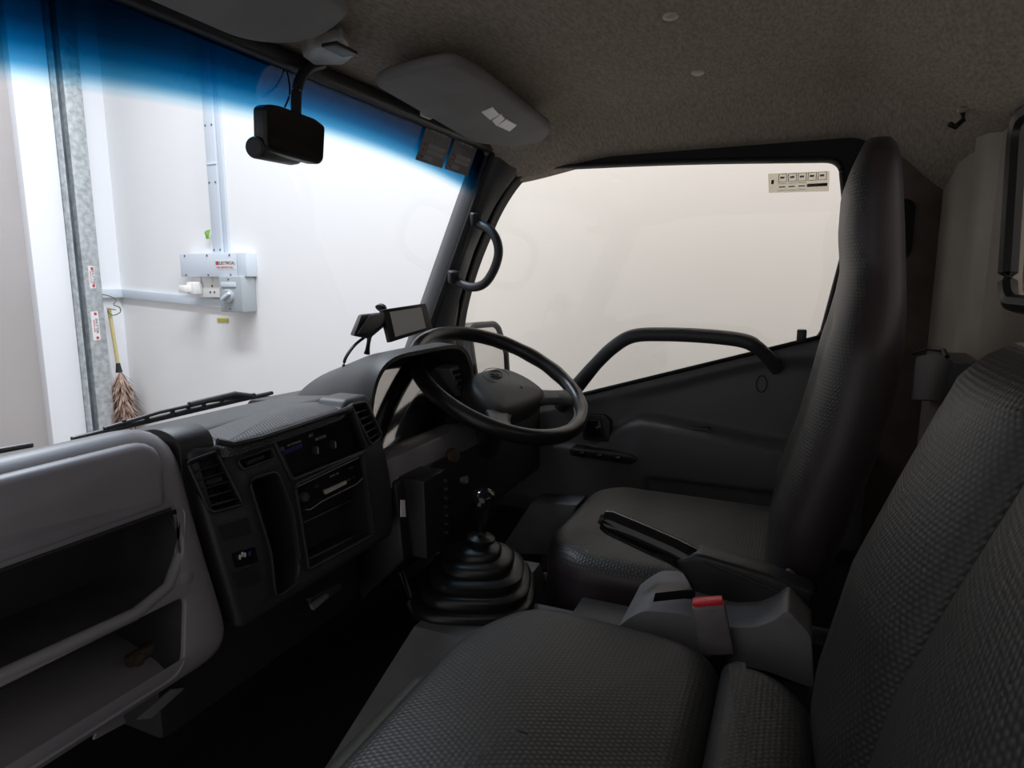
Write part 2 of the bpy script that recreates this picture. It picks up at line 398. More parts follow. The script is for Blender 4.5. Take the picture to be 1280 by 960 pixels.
o = MB().tube(spline([(1.272, 3.245, .83), (1.31, 3.24, .82), (1.345, 3.24, .80), (1.33, 3.24, .775), (1.36, 3.24, .76), (1.365, 3.245, .735), (1.33, 3.25, .72), (1.305, 3.25, .735), (1.31, 3.25, .752), (1.345, 3.25, .748)], 5), .0028, 6).build('wire_hook', 'wire')
tag(o, 'bent green wire that holds up the feather duster', 'wire hook')
# electrical trunking and boxes on the side wall
WX = 1.45
t = thing('vertical_trunking', 'tall pale plastic trunking running down the wall above the sockets', 'trunking', (WX, 2.6, 1.02))
MB().box((WX-.012, 2.592, 2.1), (.024, .062, 2.16)).build('channel', 'trunk', t, bevel=.002)
MB().box((WX-.006, 2.545, 2.1), (.012, .03, 2.16)).build('back_channel', 'trunk', t, bevel=.002)
MB().box((WX-.026, 2.592, 1.445), (.004, .066, .006)).build('joint_strip', 'trunk', t)
for z in (1.045, 1.36, 1.62):
    for dy in (-.02, .02): MB().lathe([(.0, 0), (.0045, 0), (.0045, .003), (0, .003)], 8, basis((WX-.024, 2.592+dy, z), (0, 1, 0), (0, 0, 1)) @ Matrix.Rotation(math.pi, 4, 'X')).build('screw', 'screw', t)
t = thing('junction_box', 'long pale grey trunking box with a printed label', 'trunking box', (WX, 2.6, .97))
YA, YB_ = 2.37, 2.80
MB().box((WX-.033, 2.615, .972), (.066, .372, .112)).build('cover', 'trunk', t, bevel=.002)
MB().box((WX-.0325, 2.398, .972), (.065, .056, .110)).build('end_cap', 'trunk', t, bevel=.002)
for y in (2.47, 2.615, 2.765):
    for z in (.925, 1.018): MB().box((WX-.067, y, z), (.003, .009, .009)).build('screw', 'screw', t, bevel=.001, seg=1)
lb = MB().box((WX-.0665, 2.502, .972), (.001, .12, .042)).build('label', 'paper', t)
R_ = basis((WX-.068, 2.492, .980), (0, -1, 0), (0, 0, 1)); a_ = text('lettering', 'ELECTRICAL', .020, R_, 'ink', t); a_.parent = lb; a_.matrix_parent_inverse = Matrix()
R_ = basis((WX-.068, 2.502, .960), (0, -1, 0), (0, 0, 1)); a_ = text('lettering', 'FOR SERVICE CALL', .013, R_, 'redink', t); a_.parent = lb; a_.matrix_parent_inverse = Matrix()
sub('print_block', lb, MB().box((WX-.068, 2.553, .981), (.001, .014, .016)), 'redink')
t = thing('double_socket', 'white double wall socket under the trunking box', 'socket', (WX, 2.66, .86))
MB().box((WX-.02, 2.662, .868), (.04, .175, .105)).build('plate', 'white', t, bevel=.005)
for y in (2.70, 2.625):
    MB().box((WX-.042, y, .903), (.006, .014, .022)).build('switch', 'white', t, bevel=.002)
for a_, b_ in ((2.625, .872), (2.612, .842), (2.640, .842)):
    MB().box((WX-.0405, a_, b_), (.002, .008, .010)).build('pin_hole', 'ink', t)
t = thing('plug_adapter', 'white plug sticking out of the left outlet of the socket', 'plug', (WX-.04, 2.73, .86))
MB().box((WX-.065, 2.715, .862), (.05, .055, .06)).build('plug_body', 'white', t, bevel=.006)
MB().box((WX-.10, 2.735, .858), (.05, .045, .035)).build('plug_grip', 'white', t, bevel=.006)
t = thing('isolator_switch', 'grey isolator switch box right of the socket', 'switch', (WX, 2.47, .83))
MB().box((WX-.045, 2.455, .835), (.09, .145, .17)).build('housing', 'isogrey', t, bevel=.008)
MB().box((WX-.092, 2.462, .88), (.006, .09, .022)).build('name_plate', 'trunk', t, bevel=.001)
MB().lathe([(0, 0), (.033, 0), (.033, .012), (.028, .016), (0, .016)], 20, basis((WX-.09, 2.465, .825), (0, -1, 0), (0, 0, 1))).build('dial', 'isogrey', t)
MB().box((WX-.112, 2.465, .825), (.016, .014, .062), Matrix.Rotation(math.radians(60), 3, 'X')).build('rotary_handle', 'trunk', t, bevel=.003)
for z in (.905, .765): MB().box((WX-.091, 2.462, z), (.003, .008, .006)).build('screw', 'screw', t)
o = MB().loft([[(WX-.018*a, y, z+b*.022) for a, b in ((0, -1), (1, -1), (1, 1), (0, 1))] for y, z in ((3.34, .833), (2.53, .783))]).build('horizontal_trunking', 'trunk', bevel=.002)
tag(o, 'slim pale trunking running along the side wall to the corner', 'trunking')
o = MB().box((1.36, 3.325, .832), (.16, .03, .045)).build('corner_trunking', 'trunk', bevel=.002)
tag(o, 'short pale trunking between the corner and the galvanised post', 'trunking')
tag(MB().box((WX-.002, 2.612, .704), (.004, .075, .020)).build('yellow_tag', 'yellow', bevel=.001), 'small yellow strip stuck on the wall below the sockets', 'tag')
o = MB().tube([(WX-.02, 2.655, 1.10), (WX-.03, 2.65, 1.13), (WX-.02, 2.645, 1.14), (WX-.025, 2.65, 1.115)], .008, 6).build('green_tag', 'green')
tag(o, 'scrap of green plastic beside the foot of the vertical trunking', 'tag')

# ================================================================ CAB SHELL
struct(MB().box((0, .42, -.02), (1.72, 1.5, .04)).build('floor', 'floor'))
def roofz(x, y):
    z = 1.315
    z -= .095*smooth(.62, .84, abs(x))**1.2
    z -= .045*smooth(.45, .81, y)
    z -= .155*smooth(-.08, -.33, y)**1.0
    z -= .012*smooth(.40, .43, abs(x)) * 0
    return z
nx, ny = 70, 60; V_ = []; F_ = []
for i in range(nx+1):
    for j in range(ny+1):
        x = -.86+1.72*i/nx; y = -.36+1.165*j/ny; V_.append((x, y, roofz(x, y)))
for i in range(nx):
    for j in range(ny): a = i*(ny+1)+j; F_.append((a, a+1, a+ny+2, a+ny+1))
n0 = len(V_); V_ += [(x, y, 1.38) for x, y in ((-.86, -.36), (-.86, .805), (.86, .805), (.86, -.36))]
edge = lambda: None
mb = MB().add(V_, F_); mb.f.append([n0, n0+1, n0+2, n0+3])
mb.f.append([i*(ny+1) for i in range(nx+1)]+[n0+3, n0]); mb.f.append([i*(ny+1)+ny for i in range(nx+1)]+[n0+2, n0+1])
mb.f.append([j for j in range(ny+1)]+[n0+1, n0]); mb.f.append([nx*(ny+1)+j for j in range(ny+1)]+[n0+2, n0+3])
roof = struct(mb.build('ceiling', 'roof'))
# windscreen header and its black seal
def wy(z): return 1.02-(z-.735)*.435
struct(MB().loft([[(x, .80, 1.275), (x, .772, 1.262), (x, .775, 1.243), (x, wy(1.245)-.012, 1.238), (x, wy(1.245)+.03, 1.25), (x, .86, 1.30)] for x in (-.86, -.4, 0, .4, .73)]).build('trim_2', 'black', bevel=.004))
# right A pillar, closed section swept down
rings = []
for k in range(13):
    z = 1.262-k*(1.262-.42)/12
    yA = wy(z)-.012; yB = [.655, .735, .80, .853, .893, .915, .932, .938, .94, .94, .94, .94, .94][k]
    xA = .726+.004*k/12
    rings.append([(xA, yA+.035, z), (xA-.006, yA, z), (xA+.008, yA-.028, z), (.775, (yA+yB)/2-.028, z), (.808, yB+.008, z), (.83, yB+.02, z), (.86, yB+.03, z), (.86, yA+.09, z), (.78, yA+.09, z)])
pil = struct(MB().loft(rings).build('trim_3', 'pillar', ang=50))
o = MB().box((0, 0, 0), (.024, .002, .13))
o.xform(basis((.742, .833, 1.155), (.8, -.55, .12), (-.03, -.42, 1)) @ Matrix.Rotation(math.radians(-90), 4, 'X')).build('relief_mark_panel', 'pillar', pil, bevel=.0005)
for k in range(5):
    MB().box((0, 0, 0), (.004, .003, .008)).xform(basis((.741, .847-.0105*k, 1.115+.021*k), (.8, -.55, .12), (-.03, -.42, 1))).build('relief_mark', 'black', pil)
struct(MB().tube([(.722, wy(z)-.018, z) for z in (1.25, 1.1, .95, .8, .6)], .009, 8).build('trim_4', 'black_matte'))
# left A pillar (beside the open passenger door)
struct(MB().loft([[(-.726, wy(z)+.02, z), (-.722, wy(z)-.02, z), (-.80, wy(z)-.06, z), (-.86, wy(z)-.05, z), (-.86, wy(z)+.08, z), (-.78, wy(z)+.08, z)] for z in (1.27, 1.0, .7, .42, 0)]).build('trim_5', 'pillar', ang=50))
# windscreen glass
o = MB(); N_ = 12
g0 = [(-.74+1.48*i/N_) for i in range(N_+1)]
o.loft([[(x, wy(1.262)+.004, 1.262) for x in g0], [(x, wy(.95)+.004, .95) for x in g0], [(x, wy(.60)+.004, .60) for x in g0]], caps=False, closed=False)
o.loft([[(x, wy(1.262)+.009, 1.262) for x in g0], [(x, wy(.95)+.009, .95) for x in g0], [(x, wy(.60)+.009, .60) for x in g0]], caps=False, closed=False)
struct(o.build('window_1', 'wind'))
# permit stickers on the windscreen
for k, (pts, lab) in enumerate(((((531,), ), 'black permit sticker at the top corner of the windscreen, the left of the pair'), (None, 'black permit sticker at the top corner of the windscreen, the right one by the pillar'))):
    xc = (.465, .600)[k]; zc = 1.213; hw, hh = .061, .040
    t = thing('permit_sticker', lab, 'sticker', (xc, wy(zc), zc), None)
    B = basis((xc, wy(zc)-.001, zc), (1, 0, -.01), (0, -.435, 1))
    MB().box((0, 0, 0), (hw*2, hh*2.15, .001)).xform(B).build('film', 'film', t)
    for (a, b, cw, ch) in ((.008, -.004, .078, .011), (.008, -.016, .078, .009), (-.016, -.031, .040, .010)):
        MB().box((a, b, .001), (cw, ch, .0006)).xform(B).build('printed_bar', 'film_bar', t)
    text('lettering', ('PARKING PERMIT', 'ROAD TAX DISC')[k], .010, B @ Matrix.Translation((0, .031, .001)), 'tile', t)
    text('lettering', 'VEHICLE NO.', .006, B @ Matrix.Translation((0, .018, .001)), 'faint', t)
    text('lettering', 'valid until', .006, B @ Matrix.Translation((0, .009, .001)), 'faint', t)
    for q in (-.004, -.016, -.031): text('lettering', 'No', .007, B @ Matrix.Translation((-.045, q, .001)), 'redink', t)
# driver door: frame plate with the window hole, door card, glass, bar
hole = rpoly([(.728, 1.207), (.30, 1.197), (-.066, 1.176), (-.094, 1.0), (-.052, .757), (.30, .650), (.60, .556), (.955, .45), (.948, .76), (.90, .925), (.81, 1.11)], [.07, .3, .03, .02, .03, .2, .2, .05, .1, .2, .2], 6)
outer = [(-.20, 1.235), (-.20, .02), (1.03, .02), (1.03, .60), (.985, .865), (.795, 1.235)]
t = thing('door_1', 'driver side door with a large side window', 'door', (.82, .4, .02)); del t['category']; t['kind'] = 'structure'; door = t
frame = plate(outer, [hole], 'x', .815, .855).build('door_frame', 'black_matte', t)
MB().tube([(.812, a, b) for a, b in inset(hole, -.002)], .006, 8, closed=True).build('window_seal', 'rubber', t)
gl = MB().prism(inset(hole, -.004), 'x', .832, .836).build('window_glass', 'glass', t)
def belt(y): return .742-.3075*y
def cardx(y, z):
    d = belt(y)-z
    x = .800-.012*smooth(.0, .02, d)-.004*smooth(.02, .12, d)
    ly = smooth(.47, .36, y)                                          # scoop above the arm ledge
    led = .535-.04*smooth(.4, -.05, y)-.10*smooth(.36, .54, y)
    top = .600+.145*smooth(.46, .0, y)*0.75
    x += .020*smooth(led-.004, led+.012, z)*smooth(top+.012, top-.03, z)*ly
    x -= .050*smooth(led+.006, led-.010, z)*(1-.25*smooth(led-.05, led-.2, z))*smooth(.75, .52, y)*(.35+.65*ly if y < .36 or True else 1)
    x += .035*smooth(.27, .20, z)
    pc = smooth(.385, .37, z)*smooth(.25, .28, z)*smooth(.36, .33, y)*smooth(-.16, -.12, y)
    x += .018*pc
    return x
V_ = []; F_ = []; ny, nz = 130, 90
for i in range(ny+1):
    y = -.17+1.17*i/ny
    for j in range(nz+1):
        z = .03+(belt(y)-.03)*j/nz; V_.append((cardx(y, z), y, z))
for i in range(ny):
    for j in range(nz): a = i*(nz+1)+j; F_.append((a, a+1, a+nz+2, a+nz+1))
n0 = len(V_)
for i in range(ny+1): y = -.17+1.17*i/ny; V_.append((.825, y, belt(y)+.001))
for i in range(ny): F_.append((i*(nz+1)+nz, n0+i, n0+i+1, (i+1)*(nz+1)+nz))
MB().add(V_, F_).build('door_card', 'doorp', t, ang=60)
# long dark edge strip of the belt
MB().tube([(.806, y, belt(y)+.006) for y in (-.12, .2, .5, .9)], .006, 6).build('belt_seal', 'rubber', t)
bar = [(0.77, 0.5982, 0.5481), (0.755, 0.5424, 0.6135), (0.74, 0.487, 0.6781), (0.735, 0.4365, 0.7279), (0.735, 0.3863, 0.7571), (0.735, 0.3084, 0.7638), (0.735, 0.2098, 0.7631), (0.735, 0.1247, 0.7563), (0.74, 0.0876, 0.7417), (0.76, 0.0597, 0.7135), (0.785, 0.0368, 0.6821)]
MB().tube(spline(bar, 5), [.024-.0006*i for i in range(10)]+[.018]*30+[.0165]*11, 12, flat=1.0).build('guard_bar', 'pillar', t)
MB().box((.795, -.012, .766), (.02, .022, .032)).build('lock_pin', 'black', t, bevel=.003)
cc = (0.786, 0.0716, 0.6437)
MB().tube([(.785, cc[1]+.012*math.cos(q), cc[2]+.021*math.sin(q)) for q in [2*math.pi*k/20 for k in range(20)]], .0015, 5, closed=True).build('screw_cap_ring', 'black_matte', t)

slot = [(0.3261, 0.5206), (0.1888, 0.5225), (0.1879, 0.5015), (0.3212, 0.4993)]
MB().prism(rpoly(slot, .006), 'x', .756, .80).build('pull_slot', 'black', t)
MB().tube([(.757, a, b) for a, b in rpoly(slot, .006)], .0025, 6, closed=True).build('slot_rim', 'doorp', t)
hd = [(0.5325, 0.5302), (0.4683, 0.5333), (0.4499, 0.5192), (0.4507, 0.4605), (0.5266, 0.4597)]
MB().prism(rpoly(hd, .008), 'x', .764, .80).build('handle_bezel', 'black', t, bevel=.002)
hd2 = [(0.5208, 0.5189), (0.4751, 0.5228), (0.4649, 0.472), (0.5153, 0.4715)]
MB().prism(rpoly(hd2, .006), 'x', .755, .765).build('inner_handle', 'gloss', t, bevel=.003)
sw = [(0.5563, 0.4401), (0.3812, 0.441), (0.3636, 0.4298), (0.3804, 0.4146), (0.5513, 0.42)]
MB().prism(rpoly(sw, .006), 'x', .727, .80).build('switch_plate', 'black', t, bevel=.003)
for u in (.0, .35, .7):
    cy0 = sw[0][0]+(sw[2][0]-sw[0][0])*(.18+u*.75)
    MB().box((.722, cy0, sum(p[1] for p in sw)/len(sw)+.004-.004*u), (.012, .026, .013)).build('window_switch', 'gloss', t, bevel=.003)
# window maker's sticker
t = thing('window_sticker', 'pale warning sticker with small diagrams at the top of the driver side window', 'sticker', (.829, .01, 1.14))
st = [(0.0884, 1.1574), (-0.0475, 1.1544), (-0.049, 1.1086), (0.0839, 1.1118)]
MB().prism(st, 'x', .8305, .8312).build('film', glass_mat('translucent_cream_film', (.80, .78, .73), .02), t)
y0, z0, y1, z1 = st[0][0], st[0][1], st[1][0], st[3][1]; dy = y1-y0; dz = z1-z0
for k in range(5):
    a = .18+.16*k; b_ = MB()
    for (u0, v0, u1, v1) in ((a, .06, a+.14, .08), (a, .46, a+.14, .48), (a, .06, a+.01, .48), (a+.13, .06, a+.14, .48), (a+.03, .2, a+.10, .3)) + (((a, .55, a+.14, .57), (a, .9, a+.14, .92), (a+.02, .7, a+.12, .76)) if k < 3 else ()):
        b_.box((.830, y0+dy*(u0+u1)/2, z0+dz*(v0+v1)/2), (.0006, abs(dy*(u1-u0)), abs(dz*(v1-v0))))
    b_.build('printed_frame', mat('grey_film_print', (.33, .32, .30), .6) if k == 0 else bpy.data.materials['grey_film_print'], t)
MB().box((.830, y0+dy*.82, z0+dz*.72), (.0008, abs(dy)*.32, abs(dz)*.16)).build('black_bar', 'ink', t)
text('lettering', 'LINTEC', .009, basis((.8293, y0+dy*.75, z0+dz*.72), (0, -1, 0), (0, 0, 1)), 'tile', t)
MB().box((.830, y0+dy*.085, z0+dz*.45), (.0008, .006, .010)).build('print_block', 'ink', t)
# rear of the cab
struct(plate([(-.86, 0), (.86, 0), (.86, 1.25), (-.86, 1.25)], [rpoly([(.43, 1.165), (-.62, 1.165), (-.62, .862), (.37, .862)], .05, 6)], 'y', -.345, -.315).build('wall_back', 'body'))
rw = rpoly([(.43, 1.165), (-.62, 1.165), (-.62, .862), (.37, .862)], .05, 6)
wn = MB().tube([(a, -.310, b) for a, b in inset(rw, .002)], .014, 8, closed=True).build('window_2', 'rubber'); struct(wn)
MB().prism(rw, 'y', -.334, -.330).build('pane', 'glass', wn)
# pressed pillar and B pillar
struct(MB().loft([[(.50, -.325, z), (.53, -.318, z), (.56, -.300, z), (.62, -.292, z), (.66, -.31, z), (.72, -.285, z), (.80, -.275, z), (.86, -.275, z), (.86, -.325, z)] for z in (0, .6, .9, 1.26)]).build('trim_6', 'body', ang=60))
struct(MB().loft([[(.80, -.29, z), (.79, -.20, z), (.805, -.135, z), (.86, -.13, z), (.86, -.29, z)] for z in (0, .6, .9, 1.26)]).build('trim_7', 'mudbrown', bevel=.004))
struct(MB().box((-.845, -.235, .62), (.03, .23, 1.24)).build('trim_12', 'mudbrown', bevel=.004))  # unseen left B pillar, added to block side light at the rear
struct(MB().tube([(.802, -.128, z) for z in (.05, .5, .9, 1.2)], .012, 8).build('trim_8', 'black_matte'))
tag(MB().prism(rpoly([(-.225, 1.08), (-.165, 1.08), (-.155, .97), (-.18, .93), (-.225, .95)], .03, 5), 'x', .783, .80).build('belt_guide_cover', 'black_matte', bevel=.004), 'black oval cover on the brown pillar behind the driver seat', 'cover')
t = thing('seat_belt_retractor', 'dusty belt retractor box on the cab wall between the seats', 'retractor', (.60, -.26, .70))
MB().prism(rpoly([(0.7332, 0.733), (0.4851, 0.7686), (0.3612, 0.7649), (0.428, 0.6879), (0.7394, 0.6349)], .008), 'y', -.285, -.245).build('housing', 'console', t, bevel=.004)
MB().tube([(0.731, -0.24, 0.7399), (0.5677, -0.24, 0.7662), (0.4165, -0.24, 0.7779), (0.3849, -0.24, 0.77)], .004, 6).build('hook', 'black', t)
# headliner fasteners, coat hook
for k, (p, lb) in enumerate((((0.1867, 0.215, 1.305), 'round grey clip in the ceiling cloth, the one nearer the top of the photo'), ((0.4955, 0.2156, 1.3), 'round grey clip in the ceiling cloth, the one nearer the driver window'))):
    o = MB().lathe([(0, 0), (.014, 0), (.0125, -.004), (.006, -.007), (0, -.0075)], 20, Matrix.Translation((p[0], p[1], roofz(p[0], p[1])+.001))).build('ceiling_clip', 'tile')
    tag(o, lb, 'clip')
p = (0.79, 0.2204, 1.2582)
tag(MB().lathe([(0, 0), (.012, 0), (.011, .004), (0, .005)], 16, basis((.800, p[1], p[2]), (0, -1, 0), (0, 0, 1))).build('side_cap', 'black'), 'small round black cap above the driver window', 'cap')
t = thing('coat_hook', 'small dark coat hook at the back of the ceiling', 'hook', (.50, -.25, 1.27))
hz = roofz(.50, -.245)
MB().box((.50, -.245, hz-.004), (.022, .016, .008)).build('hook_base', 'mount', t, bevel=.003)
MB().tube([(.50, -.245, hz-.008), (.503, -.248, hz-.02), (.498, -.236, hz-.032), (.49, -.226, hz-.028)], .005, 8).build('hook_prong', 'black', t)
struct(MB().loft([[(x, -.31, 1.178), (x, -.33, 1.17), (x, -.33, 1.21), (x, -.30, 1.20)] for x in (-.84, .84)]).build('trim_9', 'black', bevel=.004))
# ================================================================ DASHBOARD
YF = lambda z, off=0: .534+.18*z-off            # the leaning front face of the dash
d = thing('dashboard', 'worn grey and black dashboard with open trays and a centre panel', 'dashboard', (-.05, .85, .45))
MB().prism([(1.06, .60), (1.0, .655), (.88, .682), (.78, .690), (.74, .66), (.74, .50), (.80, .47), (1.04, .42)], 'x', -.86, .02).build('dash_body', 'soft', d, bevel=.006)
MB().loft([[(x, 1.06, .58-k), (x, .99, .665-k), (x, .80, .68-k), (x, .80, .56-k*.5), (x, .74, .52-k*.5), (x, .72, .36), (x, .80, .30), (x, 1.04, .28)] for x, k in ((.02, 0), (.44, .01), (.60, .06), (.80, .12))]).build('driver_dash_body', 'black', d, bevel=.006)
# passenger side: grey frame with two open trays
gout = rpoly([(-.88, .440), (-.376, .440), (-.392, .60), (-.398, .735), (-.88, .735)], [.04, .055, .05, .085, .04], 8)
def dashfn(y0, lean=.18):
    return lambda a, b, h: (a, y0-h-lean*(.70-b), b)
rec = rpoly([(-.875, .648), (-.440, .648), (-.432, .714), (-.875, .714)], [.01, .01, .05, .01], 6)
t1 = rpoly([(-.87, .562), (-.445, .548), (-.418, .638), (-.87, .638)], [.005, .07, .012, .005], 6)
t2 = rpoly([(-.87, .462), (-.462, .462), (-.440, .540), (-.87, .545)], [.005, .02, .012, .005], 6)
def trayfn(a, b, h): return (a, .80-h-.18*(.70-b), b-.45*smooth(.64, .73, b)*max(0, (.80-h)-.685))
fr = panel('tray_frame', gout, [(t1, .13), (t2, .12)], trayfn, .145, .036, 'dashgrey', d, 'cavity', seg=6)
pn = rpoly([(-.885, .645), (-.440, .645), (-.428, .722), (-.885, .722)], [.005, .012, .055, .01], 6)
pillow(pn, dashfn(.70), .050, .012, seg=4, bulge=.010).build('upper_panel', 'dashgrey', d)
MB().tube([(a, .655-.18*(.70-b)-.001, b) for a, b in ((-.875, .641), (-.60, .641), (-.437, .641))], .0022, 6).build('panel_groove', 'black_matte', d)
# rounded grey rail between the trays and worn lip of the lower tray
MB().tube([(-.87, YF(.555), .552), (-.62, YF(.555), .549), (-.50, YF(.55)-.002, .546), (-.455, YF(.56), .556), (-.430, YF(.59)+.002, .585), (-.424, YF(.63)+.004, .630)], .0070, 10).build('tray_rail', 'dashgrey', d)
MB().box((-.65, .70, .468), (.42, .15, .010), Matrix.Rotation(math.radians(8), 3, 'X')).build('tray_floor', 'dashgrey', d, bevel=.002)
br = MB().box((-.472, .668, .474), (.035, .010, .014)).build('rusty_bracket', 'rust', d, bevel=.002)
sub('bolt', br, MB().lathe([(0, 0), (.007, 0), (.007, .004), (0, .005)], 10, basis((-.480, .663, .474), (1, 0, 0), (0, 0, 1))), 'rust')
o = MB().prism([(-0.4256, 0.6027), (-0.4125, 0.5979), (-0.4165, 0.5722), (-0.4306, 0.5778)], 'y', .6395, .66).build('square_hole', 'cavity', d)
MB().lathe([(0, 0), (.009, 0), (.009, .004), (.004, .006), (0, .006)], 14, basis((-0.434, 0.6335, 0.5583), (1, 0, 0), (0, .18, 1))).build('screw_boss', 'dashgrey', d)
# black centre panel
cout = rpoly([(-.374, .462), (-.03, .462), (-.004, .56), (-.026, .708), (-.088, .708), (-.104, .693), (-.34, .693), (-.396, .703)], [.012, .02, .08, .015, .008, .008, .02, .02], 6)
V1 = [(-0.4012, 0.6854), (-0.356, 0.688), (-0.3327, 0.6132), (-0.3831, 0.6182)]
PK = [(-0.3163, 0.6401), (-0.2646, 0.639), (-0.2506, 0.5755), (-0.2563, 0.508), (-0.2672, 0.4801), (-0.3111, 0.477), (-0.3036, 0.538)]
AS = [(-0.3275, 0.6696), (-0.2666, 0.6709), (-0.2629, 0.6566), (-0.3218, 0.6555)]
CL = [(-0.2604, 0.6829), (-0.082, 0.6908), (-0.0624, 0.62), (-0.2404, 0.6187)]
RD = [(-0.2377, 0.6109), (-0.0782, 0.6184), (-0.0884, 0.4843), (-0.2435, 0.4888)]
V2 = [(-0.0858, 0.6993), (-0.0454, 0.6977), (-0.0171, 0.633), (-0.0518, 0.6256)]
cp = panel('centre_panel', cout, [(rpoly(V1, .006), .03), (rpoly(PK, .012), .10), (rpoly(AS, .004), .018), (rpoly(CL, .006), .016), (rpoly(RD, .006), .09), (rpoly(V2, .006), .03)], dashfn(.715), .055, .010, 'soft', d, 'black_matte')
def rim(name, poly, m, off, r, rr=.006):
    return MB().tube([(a, YF(b, off), b) for a, b in rpoly(poly, rr, 4)], r, 6, closed=True).build(name, m, d)
def lerp(a, b, t): return (a[0]+(b[0]-a[0])*t, a[1]+(b[1]-a[1])*t)
def vent(name, poly, n, m):
    v = rim(name, poly, m, .002, .0022)
    for k in range(n):
        t_ = (k+.6)/n; L_ = lerp(poly[0], poly[3], t_); R__ = lerp(poly[1], poly[2], t_); w_ = Vector((R__[0]-L_[0], 0, R__[1]-L_[1]))
        c = Vector(((L_[0]+R__[0])/2, YF((L_[1]+R__[1])/2)+.006, (L_[1]+R__[1])/2))
        B = basis(c, w_, (0, -.8, .6)); mb_ = MB().box((0, 0, 0), (w_.length*.98, .013, .0022)).xform(B); sub('slat', v, mb_, m)
    return v
v1 = vent('air_vent', V1, 6, 'black')
for k in range(2):
    a_, b_ = lerp(V1[0], V1[1], (k+1)/3), lerp(V1[3], V1[2], (k+1)/3)
    sub('vertical_fin', v1, MB().loft([[(a_[0]+q, YF(a_[1])+y, a_[1]) for q, y in ((-.001, .012), (.001, .012), (.001, .022), (-.001, .022))], [(b_[0]+q, YF(b_[1])+y, b_[1]) for q, y in ((-.001, .012), (.001, .012), (.001, .022), (-.001, .022))]]), 'black')
q = lerp(lerp(V1[0], V1[1], .5), lerp(V1[3], V1[2], .5), .45)
sub('slider', v1, MB().box((q[0], YF(q[1])-.002, q[1]), (.020, .006, .005)), 'soft')
v2 = vent('air_vent', V2, 6, 'soft')
rim('tray_rim', AS, 'soft', .001, .0016, .004)
MB().box((lerp(AS[0], AS[2], .5)[0], YF(.66)+.004, lerp(AS[0], AS[2], .5)[1]-.002), (.030, .006, .006), Matrix.Rotation(math.radians(-4), 3, 'Y')).build('card_slot_lip', 'soft', d, bevel=.001)
rim('pocket_rim', PK, 'soft', .001, .0022, .012)
rim('climate_bezel', CL, 'soft', .001, .0028)
rim('radio_bay_bezel', RD, 'soft', .001, .0030)
def onface(px, depth=.0): return px
# climate control face with its faint print
cl = MB().loft([[(a, YF(b)+.010, b) for a, b in inset(rpoly(CL, .006), .001)], [(a, YF(b)+.016, b) for a, b in inset(rpoly(CL, .006), .001)]]).build('climate_panel', 'gloss', d)
def ftext(s_, p, size, m, par, off=.0, nm='lettering'):
    o_ = text(nm, s_, size, basis((p[0], YF(p[2])+.0092-off, p[2]), (1, 0, .02), (0, .18, 1)), m, None); o_.parent = par; return o_
ftext('DENSO', (-0.2462, 0.6531, 0.6615), .0072, 'tile', cl)
ftext('AIR CONDITIONER', (-0.2131, 0.6536, 0.6642), .0033, 'tile', cl)
ftext('RECYCLE', (-0.1562, 0.6528, 0.6598), .0060, 'faint', cl)
ftext('A/C', (-0.1758, 0.6542, 0.6678), .0065, 'faint', cl)
p_ = (-0.2184, 0.6523, 0.6572)
sub('blue_bar', cl, MB().box((p_[0], YF(p_[2])+.0090, p_[2]), (.040, .001, .006), Matrix.Rotation(math.radians(-4), 3, 'Y')), 'blue')
for pp in ((-0.1783, 0.6504, 0.6464), (-0.1376, 0.6502, 0.6455)):
    sub('slide_lever', cl, MB().box((pp[0], YF(pp[2])+.005, pp[2]), (.0045, .010, .013)), 'soft', bevel=.001)
    sub('lever_mark', cl, MB().box((pp[0], YF(pp[2])-.001, pp[2]), (.0012, .001, .009)), 'tile')
# radio unit over an empty bay
RR = [(-0.2304, 0.6018), (-0.0852, 0.6095), (-0.0842, 0.5772), (-0.229, 0.5708)]
rad = MB().loft([[(a, YF(b)+.004, b) for a, b in rpoly(RR, .003)], [(a, YF(b)+.10, b) for a, b in rpoly(RR, .003)]]).build('radio', 'gloss', d)
MB().tube([(-0.235, 0.6422, 0.6068), (-0.0897, 0.6434, 0.6133)], .0011, 6).build('radio_top_edge', 'console', d)
p_ = (-0.1518, 0.639, 0.5835); q_ = (-0.1837, 0.6389, 0.583)
RS = [(-0.1777, 0.5849), (-0.1258, 0.585), (-0.1272, 0.5802), (-0.1776, 0.5787)]
sub('silver_key_strip', rad, MB().loft([[(a, YF(b)+.001, b) for a, b in RS], [(a, YF(b)+.006, b) for a, b in RS]]), 'tile')
sub('lower_edge_strip', rad, MB().tube([(-0.2256, 0.6368, 0.5709), (-0.2163, 0.6362, 0.5678), (-0.1906, 0.6369, 0.5717), (-0.1045, 0.6373, 0.5737), (-0.0882, 0.6381, 0.5783)], .0011, 6), 'console')
p_ = (-0.2226, 0.6398, 0.5877)
sub('rotary_knob', rad, MB().lathe([(0, 0), (.0075, 0), (.0065, .008), (0, .009)], 16, basis((p_[0], YF(p_[2])+.005, p_[2]), (1, 0, 0), (0, .18, 1))), 'rust')
for k, pp in enumerate(((-0.1198, 0.6392, 0.5846), (-0.1054, 0.6392, 0.5844), (-0.1927, 0.6412, 0.5955), (-0.1088, 0.6422, 0.6011))):
    sub('radio_button', rad, MB().box((pp[0], YF(pp[2])+.002, pp[2]), (.008, .004, .0035)), 'soft', bevel=.0008)
ftext('AM FM   CD', (-0.1488, 0.6421, 0.6003), .004, 'faint', rad, .006)
MB().tube([(-0.2104, 0.6611, 0.5397), (-0.0555, 0.6608, 0.5377)], .003, 6).build('bay_shelf', 'soft', d)
